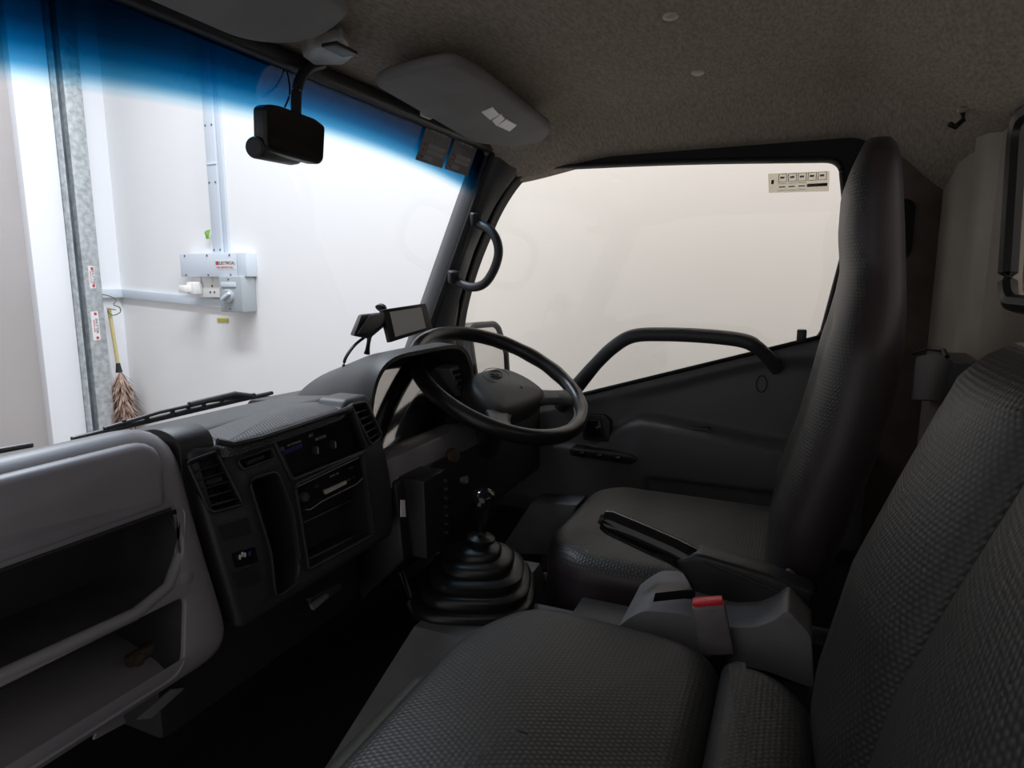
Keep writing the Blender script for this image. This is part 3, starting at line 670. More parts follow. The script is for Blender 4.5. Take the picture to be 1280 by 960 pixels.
MB().tube([(-0.2217, 0.6423, 0.4907), (-0.0653, 0.6411, 0.4839)], .003, 6).build('bay_floor_edge', 'soft', d)
# switches under the left vent
for nm, qd, m_ in (('blank_switch', [(-0.3757, 0.5996), (-0.3296, 0.5941), (-0.3284, 0.5724), (-0.3723, 0.579)], 'black'), ('hazard_like_switch', [(-0.3647, 0.5597), (-0.3275, 0.5549), (-0.3274, 0.5343), (-0.3632, 0.5405)], 'gloss'), ('blank_switch', [(-0.3681, 0.5363), (-0.3271, 0.5299), (-0.3285, 0.5088), (-0.366, 0.5146)], 'black')):
    nm = 'demister_switch' if nm.startswith('haz') else nm
    sb = MB().loft([[(a, YF(b, .001), b) for a, b in rpoly(qd, .003)], [(a, YF(b, -.01), b) for a, b in rpoly(qd, .003)]]).build(nm, m_, d)
    if nm == 'demister_switch':
        pp = (-0.3514, 0.6303, 0.5519); g_ = MB()
        for k in range(3): g_.box((pp[0]-.004+.004*k, pp[1], pp[2]+(.002 if k == 1 else 0)), (.0022, .001, .006))
        g_.box((pp[0], pp[1], pp[2]), (.012, .001, .0016)); sub('white_symbol', sb, g_, 'white')
        pp = (-0.3398, 0.6301, 0.5505); sub('indicator', sb, MB().box(pp, (.0035, .001, .006)), 'blue')
# ribbed soft pad over the centre panel
pdp = rpoly([(-.362, .640), (-.105, .655), (-.045, .700), (-.060, .765), (-.115, .800), (-.315, .745)], [.03, .03, .03, .03, .05, .03], 6)
pillow(pdp, lambda a, b, h: (a, b, .680-(b-.64)*.03+h), .018, .015, seg=4, bulge=.007).build('soft_pad', 'pad', d)
MB().tube([(-.362, .648, .703), (-.345, .641, .696), (-.30, .640, .694), (-.10, .652, .696), (-.05, .675, .698), (-.02, .72, .70)], .0045, 8).build('pad_border', 'soft', d)
ck = rpoly([(.96, .60), (.92, .66), (.79, .702), (.70, .724), (.664, .712), (.665, .60)], [.01, .02, .05, .05, .02, .01], 6)
MB().prism(ck, 'x', -.402, -.352).build('side_cheek', 'soft', d, bevel=.008, seg=3)
# instrument binnacle
rings = []
def archp(x0, x1, z0, z1, n=28, e=2.6):
    out = []
    for k in range(n+1):
        q = math.pi*(1-k/n); c, s_ = math.cos(q), math.sin(q)
        out.append(((x0+x1)/2+(x1-x0)/2*math.copysign(abs(c)**(2/e), c), z0+(z1-z0)*abs(s_)**(2/e)))
    return out
def rr_(y, x0, x1, z0, z1, e=4.5): return [(x, y, z) for x, z in archp(x0, x1, z0, z1, 36, e)]
ou = [rr_(1.0, .08, .62, .50, .655, e=2.4), rr_(.93, .01, .56, .50, .708, e=2.5), rr_(.80, -.020, .47, .48, .750, e=2.8), rr_(.74, -.024, .425, .46, .762, e=3.3), rr_(.70, -.025, .405, .46, .770, e=4.2), rr_(.672, -.022, .395, .46, .765, e=5)]
inn = [rr_(.673, -.012, .385, .46, .757, e=5), rr_(.70, -.006, .388, .46, .750, e=4.5), rr_(.76, .0, .40, .46, .738)]
MB().loft(ou+inn, caps=False, closed=False).build('gauge_hood', 'soft', d, ang=60)
MB().loft([rr_(.755, .0, .41, .46, .738), rr_(.765, .0, .41, .46, .738)]).build('gauge_face', 'black_matte', d)
for k, (gx, gz, gr) in enumerate(((.065, .655, .036), (.150, .66, .046), (.255, .66, .052), (.345, .655, .036))):
    B = basis((gx, .752, gz), (1, 0, 0), (0, 0, 1))
    g_ = MB().lathe([(0, 0), (gr, 0), (gr, .003), (gr-.003, .004), (gr-.004, .001), (0, .001)], 32, B).build('gauge_dial', 'black', d)
    tk = MB()
    for q in range(11):
        an = math.radians(225-27*q); tk.box((gx+math.cos(an)*(gr-.010), .748, gz+math.sin(an)*(gr-.010)), (.0075, .001, .0016), Matrix.Rotation(-an, 3, 'Y'))
    sub('tick_marks', g_, tk, 'faint'); an = math.radians(220)
    sub('needle', g_, MB().box((gx+math.cos(an)*gr*.35, .747, gz+math.sin(an)*gr*.35), (gr*.7, .001, .002), Matrix.Rotation(-an, 3, 'Y')), 'redink')
ln = [(0.0499, 0.7075), (0.1418, 0.713), (0.2596, 0.6972), (0.3432, 0.6316), (0.2404, 0.5924), (0.0396, 0.5934)]
MB().loft([[(a, .49+.35*b, b) for a, b in rpoly([(.008, .588), (.385, .588), (.375, .725), (.03, .725)], .03)], [(a, .493+.35*b, b) for a, b in rpoly([(.008, .588), (.385, .588), (.375, .725), (.03, .725)], .03)]]).build('gauge_lens', 'lens', d)
MB().loft([[(-.008, .655, .582), (-.008, .715, .587), (-.008, .70, .545), (-.008, .640, .535)], [(.45, .655, .582), (.45, .715, .587), (.45, .70, .545), (.45, .640, .535)]]).build('gauge_lower_trim', 'dashgrey', d, bevel=.003)
# lower driver panels, fuse box with ribs and a white label
MB().loft([[(.0, .632, .545), (.0, .76, .55), (.0, .72, .30), (.0, .62, .40)], [(.78, .66, .545), (.78, .80, .55), (.78, .76, .30), (.78, .66, .36)]]).build('knee_panel', 'black', d, bevel=.008)
fb = MB().prism(rpoly([(.030, .395), (.098, .395), (.105, .548), (.024, .548)], .006), 'y', .590, .68).build('fuse_box_cover', 'black', d, bevel=.004)
for k in range(7): sub('rib', fb, MB().box((.098, .588, .425+.017*k), (.008, .010, .005)), 'soft', bevel=.001)
sub('white_label', fb, MB().prism([(-0.0516, 0.5365), (-0.0397, 0.5326), (-0.0386, 0.5025), (-0.053, 0.5075)], 'y', .5885, .590), 'paper')
MB().lathe([(0, 0), (.007, 0), (.008, .012), (0, .014)], 12, basis((0.2023, 0.61, 0.4951), (1, 0, 0), (0, .2, 1))).build('pull_knob', 'console', d)
# far right vent
VR = [(0.3235, 0.7018), (0.3609, 0.7025), (0.4069, 0.6512), (0.3747, 0.6411)]
v3 = MB().prism(rpoly(inset(VR, -.008), .006), 'y', .70, .80).build('air_vent', 'console', d, bevel=.003)
for k in range(4):
    c = lerp(lerp(VR[0], VR[1], .5), lerp(VR[3], VR[2], .5), (k+.5)/4); w_ = abs(VR[1][0]-VR[0][0])
    sub('slot', v3, MB().box((c[0], .6990, c[1]), (w_*.8, .004, .0085)), 'black_matte')
# bits hanging under the dash
MB().box((-.24, .80, .40), (.40, .22, .14)).build('heater_case', 'black_matte', d, bevel=.01)
hb = MB().prism([(-0.4387, 0.4376), (-0.4182, 0.4381), (-0.4043, 0.4343), (-0.4096, 0.4288), (-0.4257, 0.4309), (-0.4354, 0.4252)], 'y', .655, .658).build('bare_bracket', 'rust', d, bevel=.001)
MB().prism([(-0.5309, 0.4313), (-0.5058, 0.428), (-0.5028, 0.4111), (-0.5396, 0.4155)], 'y', .658, .662).build('bare_bracket', 'dashgrey', d, bevel=.001)
MB().prism([(-0.4755, 0.3897), (-0.4285, 0.3994), (-0.4097, 0.3899), (-0.4578, 0.3798)], 'y', .680, .684).build('duct_edge', 'console', d, bevel=.001)
MB().prism([(-0.2323, 0.4364), (-0.1612, 0.4296), (-0.1541, 0.4169), (-0.225, 0.4176)], 'y', .632, .64).build('under_bracket', 'cavity', d, bevel=.001)
MB().prism([(-0.2357, 0.4294), (-0.2001, 0.4304), (-0.2005, 0.4253), (-0.2329, 0.4205)], 'y', .624, .63).build('worn_edge', 'bucklegrey', d)

# ================================================================ STEERING WHEEL
wc = Vector((.38, .6036, .676)); wn_ = Vector((-.151, -.465, .873)).normalized()
xr = Vector((1, 0, 0)); xr = (xr-wn_*xr.dot(wn_)).normalized(); WB = basis(wc, xr, wn_.cross(xr))
sw_ = thing('steering_wheel', 'large black steering wheel with a grey hub pad and oval emblem', 'steering wheel', tuple(wc))
RW = .199
mb = MB(); rings = []
for i in range(96):
    q = 2*math.pi*i/96; r0 = .0165+.0007*math.sin(q*16)*(1 if math.sin(q) < .5 and math.cos(q) > -.2 else 0)
    rings.append([Vector(((RW+r0*math.cos(t))*math.cos(q), (RW+r0*math.cos(t))*math.sin(q), r0*1.08*math.sin(t))) for t in [2*math.pi*k/16 for k in range(16)]])
mb.loft(rings+[rings[0]], caps=False).xform(WB).build('rim', 'wheel', sw_, ang=80)
W2 = WB @ Matrix.Rotation(math.radians(-7), 4, 'Z')
hp = rpoly([(-.108, -.020), (-.100, -.080), (-.045, -.088), (.045, -.088), (.100, -.080), (.108, -.020), (.078, .046), (.0, .060), (-.078, .046)], [.04, .03, .03, .03, .03, .04, .04, .06, .04], 6)
pillow(hp, lambda a, b, h: tuple(W2 @ Vector((a, b, -.052+h))), .052, .024, seg=5, bulge=.008).build('hub_pad', 'hub', sw_, ang=60)
for an, w0 in ((219, .044), (321, .044)):
    c_, s_ = math.cos(math.radians(an)), math.sin(math.radians(an)); rg = []
    for k in range(7):
        t_ = k/6; r_ = .060+t_*.132; hw = w0*(1-.45*math.sin(t_*math.pi*.8)); z_ = -.030+.026*t_
        rg.append([tuple(W2 @ Vector((c_*r_-s_*a, s_*r_+c_*a, z_+b))) for a, b in ((-hw, -.006), (hw, -.006), (hw*1.0, .003), (hw*.6, .009), (-hw*.6, .009), (-hw, .003))])
    MB().loft(rg).build('spoke', 'hub', sw_, ang=60, bevel=.0015)
def ell(cx_, cy_, a, b, r, n=28, ztop=.0075): return MB().tube([W2 @ Vector((cx_+a*math.cos(q), cy_+b*math.sin(q), ztop)) for q in [2*math.pi*k/n for k in range(n)]], r, 6, closed=True)
em = ell(0, .018, .019, .0125, .0016).build('emblem', 'black', sw_)
sub('inner_oval', em, ell(0, .018, .0055, .0118, .0012), 'black'); sub('cross_oval', em, ell(0, .0225, .0135, .0052, .0012), 'black')
ell(0, .016, .040, .026, .0008, 40, .0055).build('emblem_groove', 'black', sw_)
MB().tube([WB @ Vector((x, y, z)) for x, y, z in ((.020, -.045, .006), (.016, -.040, .006), (.016, -.050, .006))], .001, 5).build('horn_mark', 'black', sw_)
# column with stalk and key barrel
cl_ = thing('steering_column', 'black steering column shroud with stalk and key barrel', 'steering column', (.44, .76, .45))
rg = []
for s_, a, b in ((.045, .034, .030), (.07, .048, .042), (.12, .058, .050), (.20, .062, .056), (.26, .060, .055), (.36, .035, .035)):
    rg.append([tuple(WB @ Vector((x, y, -s_))) for x, y in sring(0, 0, a, b, 4, 24)])
MB().loft(rg).build('shroud', 'black', cl_, ang=50)
a0 = WB @ Vector((-.045, .02, -.10)); a1 = (0.26, 0.7303, 0.59); a2 = (0.245, 0.7404, 0.624)
st_ = MB().tube([a0, a1, a2], [.008, .010, .013], 12).build('stalk', 'black', cl_)
sub('stalk_tip', st_, MB().tube([a2, (0.242, 0.7462, 0.6364)], [.0125, .009], 12), 'gloss')
B = basis((0.1815, 0.62, 0.5501), (.8, -.4, -.2), (.1, .4, 1))
kb = MB().lathe([(0, 0), (.016, 0), (.016, .006), (.012, .010), (0, .010)], 18, B).build('key_barrel', 'rust', cl_)
# ================================================================ GEAR LEVER, ENGINE COVER, CONSOLE
def ecr(y0, y1, y2, a, b, c_, e, f, g_): return [(a, y0, 0), (b, y1, .20), (c_, y2, .318), (e, y2, .318), (f, y1, .20), (g_, y0, 0)]
o = MB().loft([ecr(.70, .605, .565, -.31, -.195, -.058, .26, .34, .40), ecr(.458, .458, .458, -.32, -.20, -.058, .26, .34, .40), ecr(.452, .452, .452, -.056, -.056, -.055, .10, .105, .11), ecr(-.26, -.26, -.26, -.056, -.056, -.055, .10, .105, .11)]).build('engine_cover', 'console', bevel=.012, seg=4)
tag(o, 'grey engine cover hump under the gear lever boot', 'engine cover')
g = thing('gear_lever', 'black gear lever with a pear knob and a stepped rubber boot', 'gear lever', (.085, .52, .318))
rg = []; prof = [(.312, .112), (.330, .117), (.336, .112), (.337, .101), (.352, .105), (.358, .099), (.359, .087), (.373, .090), (.379, .083), (.380, .068), (.392, .070), (.399, .062), (.400, .044), (.408, .044), (.414, .036), (.416, .020), (.424, .016)]
for z, r in prof:
    k_ = (z-.312)/.11; cx_, cy_ = .085+.004*k_, .522-.008*k_
    pts_ = sring(0, 0, r, r*.98, 3.4-1.2*k_, 40); a_ = math.radians(22)
    rg.append([(cx_+x*math.cos(a_)-y*math.sin(a_), cy_+x*math.sin(a_)+y*math.cos(a_), z) for x, y in pts_])
MB().loft(rg).build('rubber_boot', 'rubber', g, ang=60)
LB = Matrix.Translation((.090, .512, .418)) @ Euler((math.radians(4), math.radians(2), 0)).to_matrix().to_4x4()
MB().lathe([(0, 0), (.018, 0), (.026, .006), (.027, .012), (.022, .016), (.012, .018), (.009, .024), (0, .024)], 24, LB).build('collar', 'rubber', g, ang=60)
MB().lathe([(.006, .015), (.006, .05), (0, .05)], 12, LB).build('lever_rod', 'black', g)
MB().lathe([(0, .026), (.012, .026), (.0150, .036), (.0175, .052), (.0225, .070), (.0250, .082), (.0240, .093), (.0180, .101), (.009, .105), (0, .106)], 24, LB).build('knob', 'gloss', g, ang=70)
# centre console between the seats
cs = thing('centre_console', 'worn grey console between the seats under the handbrake', 'console', (.02, .08, .318))
cpoly = [(0.2188, 0.3869), (0.1954, 0.4114), (0.178, 0.424), (0.1267, 0.4314), (0.061, 0.4243), (0.025, 0.4326), (0.0026, 0.4482), (-0.0122, 0.4664), (-0.0247, 0.4543), (-0.0434, 0.4357), (-0.0522, 0.3605), (0.0061, 0.3709), (0.0636, 0.3705), (0.1244, 0.3751)]
c1 = MB().prism(rpoly(cpoly, .008, 3), 'x', -.045, .10).build('console_body', 'console', cs, bevel=.005, seg=3)
sp = [(0.0136, 0.1736, 0.392), (0.0359, 0.1166, 0.392), (0.0068, 0.1124, 0.392), (-0.0165, 0.1711, 0.392)]
cut(c1, [MB().prism([(p[0], p[1]) for p in sp], 'z', .34, .45)], 'black_matte')
MB().box((.02, .10, .335), (.12, .42, .05)).build('console_base', 'black', cs, bevel=.004)
MB().box((-.03, -.055, .352), (.05, .02, .02)).build('rusty_edge', 'rust', cs, bevel=.002)
# handbrake
hbk = thing('handbrake', 'black handbrake lever with a ribbed grip between the seats', 'handbrake', (.055, .0, .43))
hpy = [(0.1501, 0.4739), (0.116, 0.4904), (0.0832, 0.486), (0.0156, 0.476), (-0.0471, 0.459), (-0.0468, 0.432), (-0.0213, 0.4351), (0.0063, 0.4103), (0.0496, 0.3865), (0.0867, 0.3899), (0.1126, 0.4131), (0.1307, 0.4448)]
MB().prism(hpy, 'x', .032, .082).build('lever_housing', 'black', hbk, bevel=.007, seg=3)
MB().tube([(0.031, 0.1057, 0.481), (0.031, 0.0479, 0.4666), (0.031, -0.0131, 0.4489)], .0022, 6).build('housing_seam', 'soft', hbk)
gp = [(0.055, 0.2696, 0.5131), (0.055, 0.2589, 0.5107), (0.055, 0.2086, 0.4957), (0.055, 0.1575, 0.4803), (0.055, 0.1176, 0.4636)]
gr_ = MB().tube(gp, [.0145, .0180, .0190, .0195, .021], 16, flat=1.15).build('grip', 'gloss', hbk, ang=60)
sub('push_button', gr_, MB().tube([(0.055, 0.2751, 0.515), (0.055, 0.2683, 0.5133)], .009, 12), 'black')
tp = [(0.055, 0.2565, 0.5247), (0.055, 0.2091, 0.5117), (0.055, 0.1581, 0.4961), (0.055, 0.1233, 0.4836)]
sub('ribbed_top_strip', gr_, MB().tube(tp, .0065, 8, flat=.8), 'soft')
# belt buckles
def buckle(loc, rotx, lab, sc=1):
    b = thing('belt_buckle', lab, 'buckle', loc)
    B = Matrix.Translation(loc) @ Euler((math.radians(rotx), 0, math.radians(8))).to_matrix().to_4x4()
    MB().box((0, 0, 0), (.024*sc, .044*sc, .072*sc)).xform(B).build('casing', 'bucklegrey', b, bevel=.004)
    MB().box((0, 0, .0375*sc), (.018*sc, .040*sc, .008*sc)).xform(B).build('red_button', 'red', b, bevel=.002)
    MB().box((0, 0, -.055*sc), (.006, .022, .05)).xform(B).build('stem', 'black', b)
    return b
buckle((-0.062, 0.0795, 0.429), -13, 'grey seat belt buckle with a bright red button, standing upright beside the handbrake')
buckle((0.1, 0.1378, 0.3724), -20, 'second seat belt buckle, mostly hidden behind the handbrake', .8)

# ================================================================ SEATS
def interp(tab, z):
    for (a, *va), (b, *vb) in zip(tab, tab[1:]):
        if a <= z <= b: t_ = (z-a)/(b-a); return [p+(q-p)*t_ for p, q in zip(va, vb)]
    return list(tab[-1][1:]) if z > tab[-1][0] else list(tab[0][1:])
s1 = thing('driver_seat', 'tall dark leatherette driver seat with built-in headrest', 'seat', (.375, .15, .10))
# z, front y, back y, half width
tb = [(.34, .030, -.06, .200), (.42, .030, -.085, .215), (.50, .026, -.105, .222), (.63, -.010, -.140, .225), (.72, -.028, -.155, .222), (.80, -.042, -.162, .212), (.87, -.060, -.160, .178), (.92, -.066, -.156, .158), (.98, -.058, -.150, .155), (1.05, -.058, -.142, .150), (1.10, -.072, -.134, .138), (1.13, -.085, -.125, .115)]
rg = []; NZ = 44
for k in range(NZ+1):
    z = .34+.79*k/NZ; yf, yb, hw = interp(tb, z)
    sq = 1.0 if z < 1.10 else 1-.5*((z-1.10)/.03)**2
    cy = (yf+yb)/2; ring = []
    for j in range(44):
        q = 2*math.pi*j/44-math.pi/2; c_, s_ = math.cos(q), math.sin(q)
        x = hw*sq*math.copysign(abs(c_)**(2/3.6), c_); y = (yf-yb)/2*math.copysign(abs(s_)**(2/2.6), s_)
        if s_ > 0 and z < .86: y -= .022*smooth(.15, .0, abs(x))*smooth(.4, .5, z)*smooth(.86, .8, z)
        ring.append((.375+x, cy+y, z))
    rg.append(ring)
bk = MB().loft(rg, uv=True).build('backrest', 'seat', s1, ang=70)
two_tone(bk, 'leather_side', lambda p: p.normal.x < -.80 or p.normal.y < -.3 or (p.center.z < .66 and p.normal.x < -.55))
dc = rpoly([(.125, -.03), (.590, -.03), (.590, .36), (.52, .430), (.20, .430), (.115, .36)], [.03, .03, .1, .1, .1, .1], 7)
cu = pillow(dc, lambda a, b, h: (a, b, .295+h+.010*smooth(.25, .42, b)*min(1, h*8)), .110, .042, seg=6, bulge=.010).build('cushion', 'seat', s1, ang=70)
two_tone(cu, 'leather_side', lambda p: p.normal.z < .45)
MB().box((.38, .18, .20), (.42, .40, .20)).build('seat_base', 'black_matte', s1, bevel=.01)
MB().prism([(0.2612, 0.3251), (0.1794, 0.3208), (0.0948, 0.3094), (0.0579, 0.2992), (0.0935, 0.2853), (0.1779, 0.2879)], 'x', .63, .68).build('side_trim', 'console', s1, bevel=.003)
an_ = thing('lap_belt_anchor', 'crumpled grey belt end beside the driver seat hinge', 'belt', (.66, .02, .35))
MB().prism([(0.0932, 0.2872), (0.0584, 0.313), (0.0294, 0.3336), (0.0262, 0.2783), (0.0564, 0.2772)], 'x', .63, .655).build('bracket', 'console', an_, bevel=.002)
MB().tube(spline([(0.628, 0.0977, 0.3028), (0.628, 0.0739, 0.2947), (0.628, 0.0569, 0.3095), (0.628, 0.0404, 0.3279), (0.628, 0.0339, 0.3054), (0.628, 0.0469, 0.2873)], 5), .004, 6, flat=.5).build('strap_loop', 'bucklegrey', an_)
# bench seat
s2 = thing('bench_seat', 'dark embossed bench seat nearest the camera with a two-piece backrest', 'seat', (-.45, .15, .0))
bc = rpoly([(-.82, .058), (-.100, .058), (-.068, .15), (-.082, .345), (-.20, .405), (-.82, .395)], [.01, .045, .06, .08, .09, .02], 8)
def bfn(a, b, h): return (a, b, .318+h+.012*smooth(.15, .33, b)*min(1, h*8)+.006*smooth(-.1, -.5, a)*min(1, h*8))
cu = pillow(bc, bfn, .105, .042, seg=7, bulge=.008).build('cushion', 'seat', s2, ang=70)
two_tone(cu, 'leather', lambda p: p.normal.z < .35 and p.center.z < .41)
rc = rpoly([(-.82, -.05), (-.175, -.05), (-.118, -.005), (-.112, .062), (-.82, .062)], [.01, .05, .04, .012, .01], 6)
cu = pillow(rc, lambda a, b, h: (a, b, .318+h), .107, .030, seg=6, bulge=.003).build('rear_bolster', 'seat', s2, ang=70)
two_tone(cu, 'leather', lambda p: p.normal.z < .35 and p.center.z < .41)
MB().tube(spline([(-.190, -.045, .40), (-.162, -.03, .405), (-.135, -.005, .402), (-.122, .02, .395)], 5), .003, 6).build('piping', 'soft', s2)
ap = rpoly([(-.82, .05), (-.25, .05), (-.235, .30), (-.245, .452), (-.82, .452)], [.01, .02, .03, .035, .01], 6)
pillow(ap, lambda a, b, h: (a, b, .24+h-.012*smooth(.42, .46, b)), .148, .030, seg=5).build('apron', 'apron', s2, ang=60)
MB().box((-.50, .18, .12), (.56, .36, .24)).build('seat_box', 'black_matte', s2, bevel=.01)
tb2 = [(.335, -.046, -.15), (.40, -.045, -.165), (.455, -.048, -.175), (.586, -.074, -.20), (.68, -.108, -.225), (.76, -.138, -.25), (.80, -.156, -.262), (.822, -.180, -.262), (.836, -.208, -.250)]
def benchback(name, x0, x1, dish, flare=0):
    rg = []
    for k in range(41):
        z = .335+.50*k/40; yf, yb = interp(tb2, z); e = 1 if z < .79 else 1-.06*((z-.79)/.045)**2
        f_ = flare*smooth(.70, .40, z)
        cx_, hw = (x0+x1-f_)/2, (x1-x0+f_)/2*e; cy = (yf+yb)/2; ring = []
        for j in range(52):
            q = 2*math.pi*j/52-math.pi/2; c_, s_ = math.cos(q), math.sin(q)
            x = hw*math.copysign(abs(c_)**(2/5), c_); y = (yf-yb)/2*math.copysign(abs(s_)**(2/4.0), s_)
            if s_ > 0: y += dish*(smooth(hw, 0, abs(x))-.5)*smooth(.36, .45, z)*smooth(.83, .76, z)
            ring.append((cx_+x, cy+y, z))
        rg.append(ring)
    o_ = MB().loft(rg, uv=True).build(name, 'seat', s2, ang=70)
    two_tone(o_, 'leather', lambda p: p.normal.x > .85 or p.normal.y < -.3)
    return o_
benchback('centre_backrest', -.335, -.078, .014)
benchback('passenger_backrest', -.80, -.352, .018)

# ================================================================ MIRROR, VISORS, HANDLES, DEVICES
mr_ = thing('rear_view_mirror', 'black rear view mirror on a curved arm below the ceiling', 'mirror', (.02, .76, 1.25))
pt, nn = (-.04, .745, 1.12), (-.12, -1, -.10)
mo = [Vector(p) for p in [(-0.1386, 0.7532, 1.1567), (-0.1286, 0.7513, 1.1634), (-0.1079, 0.7486, 1.1656), (-0.0389, 0.7408, 1.161), (-0.0161, 0.7388, 1.153), (-0.0172, 0.7443, 1.0995), (-0.0256, 0.7462, 1.0906), (-0.1271, 0.7579, 1.0957), (-0.136, 0.7584, 1.1012)]]
nv = Vector(nn).normalized(); ax_ = Vector((1, -.12, 0)).normalized(); ay_ = nv.cross(ax_).normalized(); o0 = Vector(pt)
po = [((p-o0).dot(ax_), (p-o0).dot(ay_)) for p in mo]; po = rpoly(po, .006, 3)
pillow(po, lambda a, b, h: tuple(o0+ax_*a+ay_*b+nv*(h-.026)), .026, .006, seg=3).build('housing', 'black', mr_, ang=60)
pg = inset(po, .005)
MB().loft([[tuple(o0+ax_*a+ay_*b+nv*h) for a, b in pg] for h in (-.001, .0008)]).build('mirror_glass', 'dim_mirror', mr_)
MB().tube(spline([(0.0128, 0.765, 1.262), (-0.0179, 0.765, 1.2483), (-0.0404, 0.765, 1.2274), (-0.0536, 0.765, 1.2007), (-0.0582, 0.765, 1.1628)], 5), .0085, 12).build('arm', 'black', mr_)
mt = [(-0.0618, 0.743, 1.25), (-0.091, 0.7034, 1.25), (-0.0994, 0.6327, 1.25), (-0.0534, 0.6521, 1.25), (-0.0288, 0.6677, 1.25), (-0.0042, 0.7072, 1.25), (-0.0242, 0.7528, 1.25)]
MB().loft([[(p[0], p[1], z) for p in mt] for z in (1.247,)]+[[(p[0], p[1]+.004, 1.268) for p in mt]]).build('ceiling_mount', 'mount', mr_, bevel=.006, seg=3)
MB().box((mt[1][0]*.5+mt[3][0]*.5, mt[3][1]+.01, 1.246), (.05, .03, .006)).build('arm_plate', 'black', mr_, bevel=.002)
dcam = thing('windscreen_camera', 'black cylinder camera behind the rear view mirror', 'camera', (-.08, .80, 1.10))
A_, B_ = Vector((-0.142, 0.775, 1.1003)), Vector((-0.0387, 0.8, 1.1077))
dr = (B_-A_).normalized()
MB().tube([A_, A_+dr*.003, B_, B_+dr*.02], [.0150, .0165, .0160, .013], 24).build('barrel', 'black', dcam, ang=50)
MB().tube([A_-dr*.0012, A_+dr*.001], .0125, 20).build('lens_cap', 'soft', dcam)
o = MB().tube(spline([(-0.0504, 0.8, 1.2656), (-0.039, 0.8, 1.2492), (-0.0313, 0.8, 1.2289), (-0.0312, 0.8, 1.2063), (-0.0441, 0.8, 1.1831)], 5), .0016, 6).build('camera_cable', 'rubber'); tag(o, 'thin black cable from the ceiling edge to the rear view mirror', 'cable')
def visor(lab, poly, label_at=None):
    v_ = thing('sun_visor', lab, 'sun visor', (poly[0][0], poly[0][1], 1.25))
    pb = rpoly(poly, .035, 6); f_ = lambda a, b, h: (a, b, 1.262-.10*(b-.55)-h if False else 1.268-h-.08*(b-.60))
    pillow(pb, lambda a, b, h: (a, b, 1.262-h-.09*(b-.60)), .022, .010, seg=4, bulge=.003, both=True).build('panel', 'visor', v_, ang=60)
    return v_
vr = visor('grey sun visor above the driver side, with a white sticker', [(0.0555, 0.6986), (0.0428, 0.6301), (0.0488, 0.5352), (0.1312, 0.526), (0.5533, 0.5496), (0.6535, 0.6078), (0.648, 0.6927), (0.532, 0.7472)])
for pl in ([(603,139),(612,136),(629,146),(620,151)], ):
    pass
l1 = [(0.3085, 0.6107, 1.234), (0.2951, 0.5794, 1.234), (0.3462, 0.589, 1.234), (0.3694, 0.6202, 1.234)]; l2 = [(0.377, 0.6201, 1.234), (0.3476, 0.586, 1.234), (0.3816, 0.5924, 1.234), (0.4203, 0.6291, 1.234)]; l3 = [(0.421, 0.6275, 1.234), (0.3893, 0.5921, 1.234), (0.4448, 0.592, 1.234), (0.4809, 0.6253, 1.234)]
for nm, l_ in (('sticker', l1), ('sticker', l2), ('sticker', l3)):
    s_o = MB().loft([[(p[0], p[1], 1.2355-.09*(p[1]-.60)) for p in l_], [(p[0], p[1], 1.244-.09*(p[1]-.60)) for p in l_]]).build(nm, 'white', vr)
MB().box((.30, .735, 1.240), (.035, .012, .012)).build('clip', 'tile', vr, bevel=.003)
v2_ = visor('grey sun visor on the passenger side at the top edge', [(-.178, .552), (-.138, .640), (-.150, .700), (-.20, .735), (-.72, .735), (-.74, .56)])
MB().box((-.255, .742, 1.243), (.04, .012, .012)).build('clip', 'tile', v2_, bevel=.003)
h_ = thing('grab_handle', 'dark curved grab handle on the pillar beside the windscreen', 'handle', (.74, .87, .98))
MB().tube(spline([(0.742, 0.852, 1.0651), (0.722, 0.8196, 1.0515), (0.708, 0.7835, 1.0344), (0.7, 0.7606, 1.0056), (0.7, 0.7559, 0.9693), (0.7, 0.7706, 0.9265), (0.7, 0.7977, 0.8918), (0.708, 0.8366, 0.8806), (0.722, 0.8819, 0.8893), (0.736, 0.9179, 0.9051)], 5), .0125, 12, up=(1, .3, 0)).build('grip', 'soft', h_)
for (p) in ((0.742, 0.852, 1.0673), (0.736, 0.9204, 0.9097)):
    p = (p[0]-.018, p[1]-.016, p[2]); f0 = MB().box((0, 0, 0), (.032, .024, .038)).xform(basis(p, (.75, -.6, .1), (-.03, -.42, 1)) @ Matrix.Rotation(math.radians(-90), 4, 'X')).build('foot', 'soft', h_, bevel=.006, seg=3)
    sub('screw_recess', f0, MB().box((0, 0, 0), (.012, .004, .013)).xform(basis((p[0]-.006, p[1]-.010, p[2]-.002), (.75, -.6, .1), (-.03, -.42, 1)) @ Matrix.Rotation(math.radians(-90), 4, 'X')), 'black_matte', bevel=.001)
